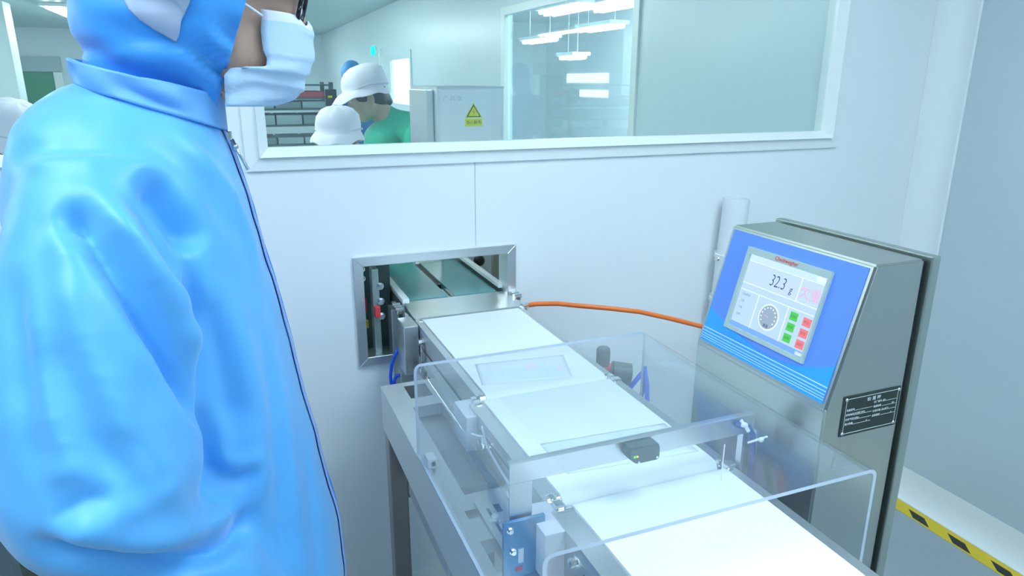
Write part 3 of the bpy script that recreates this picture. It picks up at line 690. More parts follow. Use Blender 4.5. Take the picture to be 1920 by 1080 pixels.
g = MB(); g.box(.735, .765, 1.30, 1.32, .818 - .12, .785); g.build('mount', STEELS, t)
g = MB(); g.box(.700, .765, 1.296, 1.318, .690, .700); g.build('mount_arm', STEELS, t)
tag(MB().tube([(.795, 1.27, .768), (.825, 1.28, .788), (.848, 1.29, .800), (.86, 1.30, .79), (.862, 1.31, .74), (.85, 1.32, .66)], .0055, 10).build('air_tube', BLUET, None, True), 'blue air tube looping out of the black regulator', 'tube', 'blue air tubes')
tag(MB().tube([(.856, 1.30, .806), (.846, 1.27, .775), (.836, 1.25, .742), (.82, 1.24, .68), (.79, 1.235, .60)], .0055, 10).build('air_tube', BLUET, None, True), 'blue air tube dropping straight down beside the regulator', 'tube', 'blue air tubes')
tag(MB().tube([(.340, 1.603, .815), (.331, 1.603, .800), (.320, 1.603, .775), (.316, 1.603, .745), (.317, 1.603, .71), (.322, 1.60, .66), (.33, 1.58, .60)], .0042, 10).build('air_tube', BLUET, None, True), 'blue air tube curving down below the wall opening', 'tube', 'blue air tubes')
tag(MB().tube([(.337, 1.585, .752), (.329, 1.590, .749), (.323, 1.592, .738), (.320, 1.592, .71), (.325, 1.585, .65)], .0042, 10).build('air_tube', BLUET, None, True), 'short blue air tube hooking into the fitting at left', 'tube', 'blue air tubes')
t = thing('air_fitting', (.345, 1.58, .74), 'grey push-in air fitting behind the left end of stand', 'fitting')
g = MB(); g.box(.336, .366, 1.565, 1.60, .735, .765, .003); g.cyl((.352, 1.58, .765), (.352, 1.58, .773), .008, 12); g.build('body', mat('fitting_grey', (.35, .42, .42), .5), t)

# ------------------------------------------------------------ people
SKIN = mat('skin', (.62, .40, .30), .5, noise=.05, scale=30)
HAIRM = mat('hair_black', (.02, .018, .016), .45, noise=.1)
SUIT = mat('suit_blue', (.115, .47, .93), .42, noise=.05, scale=14, stretch=(60, 60, 1), bump=.05, bscale=60, sheen=.3)
SUITL = mat('suit_blue_light', (.17, .46, .93), .5, noise=.04, scale=20)
SUITD = mat('suit_blue_deep', (.015, .26, .85), .5, noise=.03)
LILAC = mat('ear_mesh', (.42, .50, .66), .6, noise=.08, scale=60)
MASKM = mat('mask_fabric', (.56, .75, .94), .7, noise=.02, scale=80, bump=.03, bscale=300)
MASKW = mat('mask_edge', (.80, .84, .97), .6, noise=.02)
CAPM = mat('cap_white', (.92, .84, .97), .7, noise=.03)
COATG = mat('coat_green', (.02, .50, .32), .6, noise=.06, scale=12)
EYEW = mat('eye_white', (.75, .75, .74), .25); IRIS = mat('iris', (.03, .015, .008), .15)

def hand_prims(g, w, f, n, side):
    """wrist at w, f = finger direction, n = palm normal (palm side); five separate bent fingers"""
    f = Vector(f).normalized(); n = Vector(n); n = (n - f * n.dot(f)).normalized(); s = f.cross(n) * side
    w = Vector(w); rot = Matrix((f, s, n)).transposed()
    g.ell(w + f * .045, (.052, .040, .015), rot, 3)
    for k, (o, L) in enumerate(((.030, .068), (.010, .078), (-.010, .072), (-.030, .056))):
        p0 = w + f * .075 + s * o; p1 = w + f * .092 + s * o * 1.08; p2 = p1 + (f * .9 + n * .35) * L * .5; p3 = p2 + (f * .6 + n * .75) * L * .42
        g.chain([p0, p1, p2, p3], [.0095, .0095, .0085, .0075], 8)
    q0 = w + f * .02 + s * .030; q1 = q0 + (f * .6 + s * .75) * .035; q2 = q1 + (f * .85 + s * .3 + n * .3) * .032; q3 = q2 + (f * .9 + n * .4) * .024
    g.chain([q0, q1, q2, q3], [.013, .0115, .0095, .008], 8)

def head_prims(g, H, nose=True):
    """H: matrix from head space (x forward, z up, origin between the eyes at mid head depth)"""
    K = H.to_scale().x; R = H.to_3x3().normalized()
    e = lambda c, r, s=3: g.ell(H @ Vector(c), [q * K for q in r], R, s)
    e((-.012, 0, .035), (.100, .077, .098)); e((.018, 0, -.035), (.074, .067, .088)); e((.048, 0, -.100), (.032, .036, .026)); e((.072, 0, .020), (.022, .056, .013))
    e((.02, .045, -.06), (.05, .026, .05)); e((.02, -.045, -.06), (.05, .026, .05))
    e((.066, .034, -.030), (.022, .024, .02)); e((.066, -.034, -.030), (.022, .024, .02))
    for sy in (1, -1):
        e((.052, .047 * sy, .0), (.032, .016, .024)); e((.078, .032 * sy, .0085), (.0155, .019, .0075)); e((.077, .032 * sy, -.0135), (.0145, .018, .0065))
        e((-.008, .078 * sy, -.022), (.020, .009, .033)); e((-.004, .083 * sy, -.012), (.014, .006, .018), 2)
    g.chain([H @ Vector(p) for p in ((.086, 0, .005), (.094, 0, -.022), (.099, 0, -.042))], [.009 * K, .0105 * K, .0130 * K], 10)
    e((.092, .012, -.046), (.010, .008, .008), 2); e((.092, -.012, -.046), (.010, .008, .008), 2)
    e((.086, 0, -.070), (.012, .024, .007), 2); e((.084, 0, -.081), (.012, .021, .008), 2)
def face_parts(H, par):
    for sy in (1, -1):
        e = MB().ell(H @ Vector((.0800, .030 * sy, -.002)), (.0115, .0125, .0100), H.to_3x3().normalized(), 3).build('eye', EYEW, par, True)
        MB().ell(H @ Vector((.0885, .030 * sy, -.002)), (.0036, .0060, .0060), H.to_3x3().normalized(), 2).build('iris', IRIS, e, True)
        MB().tube([H @ Vector(p) for p in ((.092, .014 * sy, .022), (.091, .032 * sy, .028), (.078, .050 * sy, .023))], [.003, .004, .002], 6).build('eyebrow', HAIRM, par, True)

def ering(cx, cy, z, a, b, n=40, p=2.0):
    o = []
    for k in range(n):
        t = 2 * PI * k / n; c, s_ = math.cos(t), math.sin(t)
        o.append((cx + a * abs(c) ** (2 / p) * (1 if c >= 0 else -1), cy + b * abs(s_) ** (2 / p) * (1 if s_ >= 0 else -1), z))
    return o

# ---- the worker in the blue hooded suit, side-on at the left
YM = 1.0
HM = Matrix.Translation((.015, YM, 1.553)) @ Matrix.Rotation(math.radians(12), 4, 'Y')
g = MB(); head_prims(g, HM)
g.chain([(-.045, YM, 1.48), (-.075, YM, 1.36)], [.058, .062]); 
g.ring_loft([ering(-.095, YM, z, a, b) for z, a, b in ((1.37, .05, .05), (1.33, .07, .09), (1.2, .10, .155), (1.05, .095, .14), (.95, .095, .15), (.80, .09, .15))])
for sy, sx in ((-1, 0), (1, 0)):
    yb = YM + .20 * sy
    if sy < 0: P = [(-.12, YM - .13, 1.27), (-.15, YM - .205, 1.12), (-.138, YM - .205, .99), (-.07, YM - .205, .86), (-.02, YM - .19, .76)]
    else: P = [(-.12, YM + .13, 1.27), (-.14, YM + .225, 1.12), (-.14, YM + .235, 1.0), (-.11, YM + .23, .86), (-.07, YM + .22, .75)]
    g.chain(P, [.053, .044, .036, .032, .026]); d = (Vector(P[-1]) - Vector(P[-2])).normalized()
    hand_prims(g, Vector(P[-1]) + d * .01, d, (.2, -sy, 0), sy)
    g.chain([(-.09, YM + .085 * sy, .80), (-.07, YM + .095 * sy, .46), (-.10, YM + .095 * sy, .09)], [.085, .058, .042]); g.ell((-.04, YM + .095 * sy, .045), (.12, .045, .04))
me = remesh(g, .0055, 4)
man = link('person', me, SKIN, None, True)
tag(man, 'person in blue hooded cleanroom suit, face mask and glasses watching the belts', 'person')
face_parts(HM, man)

# coverall: torso, sleeves, trousers in one surface
g = MB()
tors = [(1.425, -.088, .070, .085), (1.40, -.100, .093, .105), (1.375, -.112, .115, .135), (1.35, -.117, .124, .165), (1.30, -.118, .136, .188), (1.20, -.110, .146, .198), (1.10, -.098, .150, .198), (1.00, -.082, .149, .19), (.90, -.071, .153, .19), (.80, -.058, .158, .19), (.70, -.055, .158, .195), (.60, -.06, .15, .19)]
def lift(p):                                        # the nape and back ride higher than the chest
    t_ = max(0, min(1, (p[2] - 1.18) / .2)); return (p[0], p[1], p[2] + .034 * t_ * t_ * max(0, min(1, (.0 - p[0]) / .20)))
g.ring_loft([[lift(p) for p in ering(cx, YM, z, a, b, 48, 2.15)] for z, cx, a, b in tors])
g.chain([(-.125, YM - .085, 1.330), (-.140, YM - .135, 1.300), (-.152, YM - .180, 1.22), (-.160, YM - .215, 1.12), (-.162, YM - .235, 1.045), (-.155, YM - .232, .995)], [.070, .084, .094, .104, .104, .086], 24)
g.chain([(-.135, YM - .222, .955), (-.07, YM - .215, .87), (-.02, YM - .19, .78)], [.068, .062, .052], 20)
g.chain([(-.125, YM + .085, 1.33), (-.125, YM + .145, 1.295), (-.14, YM + .205, 1.18), (-.145, YM + .225, 1.03), (-.12, YM + .22, .90), (-.08, YM + .21, .79)], [.070, .082, .084, .075, .064, .050], 20)
for sy in (-1, 1):
    g.chain([(-.07, YM + .09 * sy, .66), (-.065, YM + .10 * sy, .42), (-.09, YM + .10 * sy, .14)], [.115, .088, .070], 20)
CO = remesh(g, .0075, 16)
# drapery: each fold is a line on the cloth with a height (+ ridge, - valley) and a width
from mathutils import noise as _n
n_ = len(CO.vertices); co = np.empty(n_ * 3); CO.vertices.foreach_get('co', co); co = co.reshape(-1, 3)
no = np.empty(n_ * 3); CO.vertices.foreach_get('normal', no); no = no.reshape(-1, 3)
def fold(pts, amp, wd, fade=.22):
    P = np.array(pts); best = np.full(n_, 1e9); tt = np.zeros(n_); L = len(P) - 1
    for k in range(L):
        d = P[k + 1] - P[k]; u = np.clip(((co0 - P[k]) @ d) / (d @ d), 0, 1); r = np.linalg.norm(co0 - P[k] - u[:, None] * d, axis=1)
        m_ = r < best; best[m_] = r[m_]; tt[m_] = ((k + u) / L)[m_]
    e = np.clip(np.minimum(tt, 1 - tt) / fade, 0, 1); e = e * e * (3 - 2 * e) * .85 + .15 * (e > 0)
    return amp * e * np.exp(-(best / wd) ** 2)
co0 = co.copy(); disp = np.zeros(n_)
for pts, amp, wd in (
    ([(-0.158, 0.788, 1.33), (-0.147, 0.781, 1.322), (-0.135, 0.772, 1.308), (-0.115, 0.755, 1.273), (-0.095, 0.744, 1.227), (-0.073, 0.746, 1.167), (-0.062, 0.757, 1.12), (-0.059, 0.778, 1.081)], -.032, .012),
    ([(-0.132, 0.783, 1.335), (-0.108, 0.77, 1.300), (-0.083, 0.759, 1.255), (-0.062, 0.765, 1.205), (-0.050, 0.798, 1.15)], .024, .021),
    ([(-.165, .778, 1.315), (-0.150, 0.765, 1.295), (-0.130, 0.748, 1.255), (-0.108, 0.730, 1.20), (-0.085, 0.735, 1.14)], .008, .020),
    ([(-0.088, 0.832, 1.353), (-0.069, 0.828, 1.324), (-0.054, 0.829, 1.294), (-0.045, 0.831, 1.269)], -.032, .016),
    ([(-0.051, 0.825, 1.285), (-0.051, 0.816, 1.218), (-0.052, 0.807, 1.165), (-0.056, 0.798, 1.097), (-0.06, 0.806, 1.033), (-0.063, 0.807, 0.984)], -.020, .011),
    ([(-0.141, 0.808, 1.356), (-0.114, 0.792, 1.33), (-0.101, 0.775, 1.292), (-0.088, 0.767, 1.259), (-0.072, 0.776, 1.232), (-0.057, 0.808, 1.218)], .008, .012),
    ([(-0.112, .815, 1.345), (-0.085, 0.800, 1.31), (-0.070, 0.795, 1.275), (-0.060, 0.81, 1.250)], -.008, .012),
    ([(-0.157, 0.758, 1.29), (-0.149, 0.732, 1.249), (-0.138, 0.71, 1.196), (-0.12, 0.692, 1.135), (-0.096, 0.693, 1.078), (-0.087, 0.716, 0.999)], .011, .016),
    ([(-0.172, 0.720, 1.23), (-0.160, 0.698, 1.18), (-0.142, 0.680, 1.12), (-0.122, 0.680, 1.06)], -.007, .018),
    ([(-0.183, 0.668, 1.059), (-0.17, 0.667, 1.07), (-0.154, 0.669, 1.077), (-0.135, 0.672, 1.076)], -.010, .007),
    ([(-0.180, 0.668, 1.045), (-0.160, 0.667, 1.058), (-0.130, 0.672, 1.062), (-.10, .685, 1.05)], .009, .012),
    ([(-0.118, 0.692, 1.134), (-0.099, 0.691, 1.085), (-0.095, 0.691, 1.063)], -.007, .008),
    ([(-0.195, 0.675, 1.11), (-0.158, 0.675, 1.107), (-0.138, 0.674, 1.094), (-0.119, 0.676, 1.066)], .006, .012),
    ([(-0.206, 0.677, 1.042), (-0.186, 0.672, 1.029), (-0.158, 0.674, 1.011), (-0.131, 0.688, 0.988), (-0.088, 0.724, 0.951), (-0.057, 0.749, 0.941), (-0.028, 0.805, 0.930), (-.015, .82, .935)], -.026, .012),
    ([(-0.196, 0.667, 1.065), (-0.145, 0.669, 1.042), (-0.11, 0.692, 1.012), (-0.076, 0.743, 0.978), (-0.040, 0.79, 0.955), (-.020, .815, .950)], .018, .019),
    ([(-0.061, 0.809, 1.018), (-0.046, 0.815, 0.993), (-0.029, 0.82, 0.984), (-0.01, 0.829, 0.99)], -.011, .008),
    ([(-0.055, 0.809, 1.035), (-0.040, 0.815, 1.012), (-0.020, 0.82, 1.003), (0.0, 0.829, 1.01)], .007, .011),
    ([(-0.040, 0.825, 1.22), (-0.034, 0.825, 1.17), (-0.030, 0.822, 1.11), (-0.030, 0.822, 1.04)], -.014, .018),
    ([(-0.015, 0.844, 1.23), (-0.003, 0.841, 1.139), (-0.001, 0.834, 1.059), (-0.003, 0.828, 0.974), (-0.010, 0.787, 0.896)], .010, .018),
    ([(0.012, 0.875, 1.16), (0.014, 0.865, 1.048), (0.012, 0.850, 0.949), (0.008, 0.834, 0.835)], -.006, .012),
    ([(0.028, 0.89, 1.10), (0.030, 0.874, 1.0), (0.031, 0.86, 0.9), (0.028, 0.85, 0.78)], .006, .012),
    ([(0.050, 0.911, 0.98), (0.050, 0.886, 0.874), (0.048, 0.865, 0.77)], -.006, .012),
    ([(-0.069, 0.888, 1.399), (-0.034, 0.887, 1.368), (-0.004, 0.905, 1.321), (0.014, 0.918, 1.258), (0.02, 0.904, 1.198)], .007, .014),
    ([(-0.095, 0.875, 1.395), (-0.060, 0.865, 1.365), (-0.030, 0.875, 1.33), (-.010, .88, 1.27)], -.007, .016),
    ([(-0.221, 0.892, 1.352), (-0.177, 0.842, 1.367), (-0.137, 0.828, 1.369), (-0.095, 0.836, 1.361), (-0.062, 0.848, 1.35)], .006, .014),
    ([(-0.230, 0.892, 1.375), (-0.180, 0.855, 1.388), (-0.137, 0.848, 1.390), (-0.090, 0.855, 1.382)], -.006, .016),
    ([(-0.186, 0.741, 1.265), (-0.179, 0.713, 1.201), (-0.17, 0.688, 1.147), (-0.154, 0.673, 1.096)], .006, .012),
    ([(-0.204, 0.773, 1.28), (-0.2, 0.73, 1.219), (-0.196, 0.694, 1.149), (-0.19, 0.675, 1.087)], -.008, .014)):
    disp += fold(pts, amp, wd)
for k in range(n_):
    p = co0[k]; disp[k] += .0028 * _n.noise((p[0] * 16 + p[2] * 7, p[1] * 12, p[2] * 7 - p[0] * 9)) + .0016 * _n.noise((p[0] * 45 + p[2] * 22, p[1] * 38, p[2] * 20 - p[0] * 25))
co += no * disp[:, None]
CO.vertices.foreach_set('co', co.ravel()); CO.update()
bm = bmesh.new(); bm.from_mesh(CO); bmesh.ops.smooth_vert(bm, verts=bm.verts, factor=0.5, use_axis_x=True, use_axis_y=True, use_axis_z=True); bm.to_mesh(CO); bm.free()
cov = link('coverall', CO, SUIT, man, True)
sd = cov.modifiers.new('s', 'SUBSURF'); sd.levels = 0; sd.render_levels = 1
for sy in (-1, 1):
    g = MB(); g.ell((-.03, YM + .10 * sy, .05), (.14, .055, .05)); g.chain([(-.09, YM + .10 * sy, .05), (-.09, YM + .10 * sy, .18)], [.055, .066]); 
    link('boot', remesh(g, .008, 3), WHITEP, man, True)

# hood
def hood_par(z):
    Z = [1.34, 1.40, 1.44, 1.48, 1.52, 1.56, 1.60, 1.66, 1.70, 1.725, 1.735]
    B = [-.140, -.146, -.148, -.152, -.157, -.147, -.144, -.132, -.108, -.07, -.03]
    F = [.005, .015, .030, .062, .10, .115, .12, .115, .09, .06, .02]
    W = [.055, .062, .075, .098, .108, .111, .110, .100, .080, .050, .02]
    i = lambda a: float(np.interp(z, Z, a))
    return (i(B) + i(F)) / 2, (i(F) - i(B)) / 2, i(W)
def hood_pt(t, z):
    cx, a, b = hood_par(z); c, s_ = math.cos(t), math.sin(t)
    x = cx + a * c; y = YM + b * s_
    # drape folds running from the back of the crown down to the chin
    f = .0
    d = (z - 1.45) + .75 * (x + .05)
    q_ = math.sin(d * 88 + 1.2 * math.sin(x * 46) + .8 * math.sin(z * 60)); f += .0075 * (abs(q_) ** .6 * (1 if q_ > 0 else -1) - .2) * math.exp(-((z - 1.475) / .055) ** 2) * (.35 + .65 * min(1, max(0, (x + .10) / .08)))
    f += .0025 * math.sin(z * 130 + x * 60 + s_ * 3)
    # roll of slack cloth at the nape
    nb = max(0, -c) ** 1.5
    f += nb * (.006 * math.exp(-((z - 1.510) / .016) ** 2) - .010 * math.exp(-((z - 1.484) / .010) ** 2))
    return Vector((x + f * c, y + f * s_, z))
mb = MB(); NT, zz = 96, [1.345 + (1.735 - 1.345) * k / 60 for k in range(61)]
mb.ring_loft([[hood_pt(2 * PI * k / NT, z) for k in range(NT)] for z in zz], cap=False)
mb.bm.faces.new([v for v in mb.bm.verts][-NT:])
p0 = Vector((.036, YM, 1.537)); nrm = Vector((.099, 0, -.037)).normalized()
bmesh.ops.bisect_plane(mb.bm, geom=list(mb.bm.verts) + list(mb.bm.edges) + list(mb.bm.faces), plane_co=p0, plane_no=nrm, clear_outer=True)
bmesh.ops.recalc_face_normals(mb.bm, faces=mb.bm.faces)
hood = mb.build('hood', mat('suit_hood_blue', (.055, .37, .93), .42, noise=.05, scale=14, bump=.05, bscale=60, sheen=.3), man, True)
sm = hood.modifiers.new('so', 'SOLIDIFY'); sm.thickness = .003; sm.offset = -1
def patch(name, poly, surf, off, m, par, n=26):
    """cloth patch: grid over polygon in (x, z), laid on the near side surface"""
    xs = [p[0] for p in poly]; zs = [p[1] for p in poly]
    def inside(x, z):
        c = False
        for i in range(len(poly)):
            (a, b), (d, e) = poly[i], poly[i - 1]
            if (b > z) != (e > z) and x < (d - a) * (z - b) / (e - b) + a: c = not c
        return c
    g = MB(); V = {}
    def vv(i, j):
        if (i, j) not in V:
            x = min(xs) + (max(xs) - min(xs)) * i / n; z = min(zs) + (max(zs) - min(zs)) * j / n
            V[i, j] = g.bm.verts.new(surf(x, z) + Vector((0, -off, 0)))
        return V[i, j]
    for i in range(n):
        for j in range(n):
            x = min(xs) + (max(xs) - min(xs)) * (i + .5) / n; z = min(zs) + (max(zs) - min(zs)) * (j + .5) / n
            if inside(x, z): g.bm.faces.new((vv(i, j), vv(i + 1, j), vv(i + 1, j + 1), vv(i, j + 1)))
    for _ in range(8):
        bv_ = [v for v in g.bm.verts if v.is_boundary]; nw = {v: sum(((e.other_vert(v).co) for e in v.link_edges if e.is_boundary), Vector()) / max(1, sum(1 for e in v.link_edges if e.is_boundary)) for v in bv_}
        for v in bv_: v.co = v.co.lerp(nw[v], .5)
    bmesh.ops.recalc_face_normals(g.bm, faces=g.bm.faces)
    o = g.build(name, m, par, True); q = o.modifiers.new('so', 'SOLIDIFY'); q.thickness = .002; q.offset = 0
    return o
def hood_surf(x, z):
    cx, a, b = hood_par(z); t = math.acos(max(-1, min(1, (x - cx) / a))); return hood_pt(-t, z)
HP = lambda px, pz: (px, pz)
patch('ear_patch', [(-.092, 1.56), (-.088, 1.533), (-.083, 1.523), (-.075, 1.513), (-.064, 1.504), (-.052, 1.497), (-.042, 1.4905), (-.037, 1.500), (-.034, 1.512), (-.024, 1.528), (-.017, 1.545), (-.012, 1.57), (-.02, 1.60), (-.05, 1.615), (-.08, 1.60)], hood_surf, .0028, LILAC, hood, 96)

# collar: a standing band round the hood, open at the front
def collar_pt(t, h):
    """t from 0 (front, near side of zip) round the near side and back to 1 (front, far side); h 0 bottom..1 top"""
    a = -.06 - t * (2 * PI - .12)
    c, s_ = math.cos(a), math.sin(a)
    back = (1 - c) / 2
    zt = 1.445 + .030 * back ** 1.6 - .012 * (1 - back) ** 3; zb = 1.388 + .058 * back ** .8
    cx = -.080; ra = .080; rb = .103 - .006 * h
    f = .0035 * math.sin(t * 40) * math.sin(PI * h) * (0 if back < .08 else 1)
    fold = -.010 * math.exp(-((t - .22) / .05) ** 2) * math.exp(-((h - (.25 + 1.6 * (t - .20))) / .22) ** 2)
    r = 1 + (f + fold) / .09
    return Vector((cx + ra * c * r + .006 * h * (-.6 if c < 0 else 0), YM + rb * s_ * r, zb + (zt - zb) * h))
g = MB(); rows = [[g.bm.verts.new(collar_pt(k / 110, h / 10)) for k in range(111)] for h in range(11)]
for a, b in zip(rows, rows[1:]):
    for k in range(110): g.bm.faces.new((a[k], a[k + 1], b[k + 1], b[k]))
bmesh.ops.recalc_face_normals(g.bm, faces=g.bm.faces)
col = g.build('collar', SUITL, man, True); q = col.modifiers.new('so', 'SOLIDIFY'); q.thickness = .004; q.offset = 0

# zip, storm flap and puller down the front
from mathutils.bvhtree import BVHTree
BV = BVHTree.FromPolygons([v.co for v in CO.vertices], [p.vertices for p in CO.polygons])
def front(y, z):
    h = BV.ray_cast(Vector((.6, y, z)), Vector((-1, 0, 0)))[0]
    return h.x if h else 0.0
ZF = [1.395 - k * .0125 for k in range(60)]
def ribbon(name, m, ya, yb, off, th, par, zs):
    g = MB(); L = [[g.bm.verts.new((front(y, z) + off, y, z)) for z in zs] for y in (ya, (ya + yb) / 2, yb)]
    for a, b in zip(L, L[1:]):
        for k in range(len(zs) - 1): g.bm.faces.new((a[k], a[k + 1], b[k + 1], b[k]))
    bmesh.ops.recalc_face_normals(g.bm, faces=g.bm.faces)
    o = g.build(name, m, par, True); q = o.modifiers.new('so', 'SOLIDIFY'); q.thickness = th; q.offset = 0
    return o
ribbon('storm_flap', SUITD, YM - .020, YM + .055, .0035, .003, man, ZF)
zp = ribbon('zip_tape', mat('zip_tape', (.45, .55, .85), .5), YM - .027, YM - .020, .003, .003, man, ZF)
g = MB(); g.box(-.002, .006, YM - .026, YM - .016, 1.372, 1.388, .002); g.tube([(.005, YM - .026, 1.378), (.012, YM - .030, 1.360), (.021, YM - .032, 1.340)], [.0026, .0018, .0022], 8); g.ell((.0085, YM - .028, 1.368), (.004, .0025, .0055), sub=2)
g.build('zip_puller', CHROME, zp, True)

# mask: rows from bridge to under the chin; each row runs near cheek -> nose -> far cheek
rowsM = [((.052, 1.5305), (.1120, 1.5245)), ((.0525, 1.522), (.1165, 1.5165)), ((.0500, 1.508), (.1185, 1.5065)), ((.0500, 1.496), (.1180, 1.496)), ((.0505, 1.484), (.1160, 1.484)), ((.054, 1.4755), (.1125, 1.471)), ((.052, 1.466), (.1085, 1.458)),
         ((.030, 1.4655), (.103, 1.446)), ((.012, 1.464), (.096, 1.435)), ((.004, 1.456), (.087, 1.427)), ((.003, 1.438), (.078, 1.422)), ((.002, 1.420), (.064, 1.4195))]
NR, NC = 45, 36
def mask_pt(i, j):
    r = i / NR * (len(rowsM) - 1); k = min(int(r), len(rowsM) - 2); f = r - k
    f = f if k not in () else f
    e = [rowsM[k][0][q] * (1 - f) + rowsM[k + 1][0][q] * f for q in (0, 1)]; m_ = [rowsM[k][1][q] * (1 - f) + rowsM[k + 1][1][q] * f for q in (0, 1)]
    s_ = j / NC * 2 - 1                               # -1 near edge .. 0 nose .. 1 far edge
    wv = abs(s_); c = math.cos(wv * PI / 2)
    hw = .071 + .004 * math.sin(PI * i / NR)
    y = YM + math.copysign(hw * math.sin(wv * PI / 2) ** .9, s_)
    top = max(0, 1 - i / 10.0)
    x = e[0] + (m_[0] - e[0]) * c ** .85; z = e[1] + (m_[1] - e[1]) * c
    # dip of the top edge beside the nose, pleats lower down
    z -= top * .010 * math.exp(-((wv - .33) / .16) ** 2)
    x += .0022 * math.sin(i / NR * PI * 6) * math.sin(PI * min(1, wv * 1.2 + .2)) * (1 if i > 8 else 0)
    u = (i / NR - .42) + .30 * (c - .15) * (i / NR - .45) * 2; pl = ((u * 4.6) % 1.0); pl = (pl - .5) * (min(1, max(0, (i / NR - .40) / .08)) if i / NR < .97 else 0); x += .0042 * pl * c ** .7; y += -.0060 * pl * (1 - c ** 2) * (-1 if s_ > 0 else 1) 
    return Vector((x, y, z))
g = MB(); G = [[g.bm.verts.new(mask_pt(i, j)) for j in range(NC + 1)] for i in range(NR + 1)]
for i in range(NR):
    for j in range(NC):
        f = g.bm.faces.new((G[i][j], G[i + 1][j], G[i + 1][j + 1], G[i][j + 1])); f.material_index = 1 if i < 5 else 0
bmesh.ops.recalc_face_normals(g.bm, faces=g.bm.faces)
mk = g.build('face_mask', MASKM, man, True); mk.data.materials.append(MASKW); q = mk.modifiers.new('so', 'SOLIDIFY'); q.thickness = .0018; q.offset = 0
for sy in (-1, 1):
    yy = lambda d: YM + sy * d
    MB().tube([(.0535, yy(.0715), 1.523), (.045, yy(.074), 1.5285), (.035, yy(.077), 1.535), (.012, yy(.083), 1.543), (-.004, yy(.088), 1.53)], .0017, 8).build('ear_loop', MASKW, mk, True)
# glasses
gl = empty('glasses', (.09, YM, 1.54), man)
FRM = mat('glasses_black', (.008, .010, .02), .2)
for sy in (-1, 1):
    c = Vector((.1035, YM + .034 * sy, 1.537)); ax_u = Vector((-.20, sy * 1.0, 0)).normalized(); ax_v = Vector((.30, 0, 1)).normalized()
    P = [c + ax_u * (.026 * abs(math.cos(2 * PI * k / 32)) ** .7 * (1 if math.cos(2 * PI * k / 32) >= 0 else -1)) + ax_v * (.020 * abs(math.sin(2 * PI * k / 32)) ** .7 * (1 if math.sin(2 * PI * k / 32) >= 0 else -1)) for k in range(33)]
    MB().tube(P, .0027, 8).build('rim', FRM, gl, True)
    g = MB(); g.bm.faces.new([g.bm.verts.new(p) for p in P[:-1]]); bmesh.ops.solidify(g.bm, geom=list(g.bm.faces), thickness=.0015); g.build('lens', clear('lens_clear', (.97, .98, 1), haze=.02, refl=1.2), gl)
    tp = [c + ax_u * .026 + ax_v * .012, c + ax_u * .034 + ax_v * .013 + Vector((-.012, 0, .001)), Vector((.03, YM + .076 * sy, 1.565)), Vector((-.02, YM + .084 * sy, 1.572))]
    g = MB(); g.tube(tp, [.0035, .005, .0035, .002], 8); g.build('temple', FRM, gl, True)
    g = MB(); g.tube([c - ax_u * .022, Vector((.098, YM + .008 * sy, 1.530))], .0018, 6); g.build('nose_pad', FRM, gl, True)
MB().tube([(.107, YM - .009, 1.542), (.111, YM, 1.545), (.107, YM + .009, 1.542)], .0022, 8).build('bridge', FRM, gl, True)

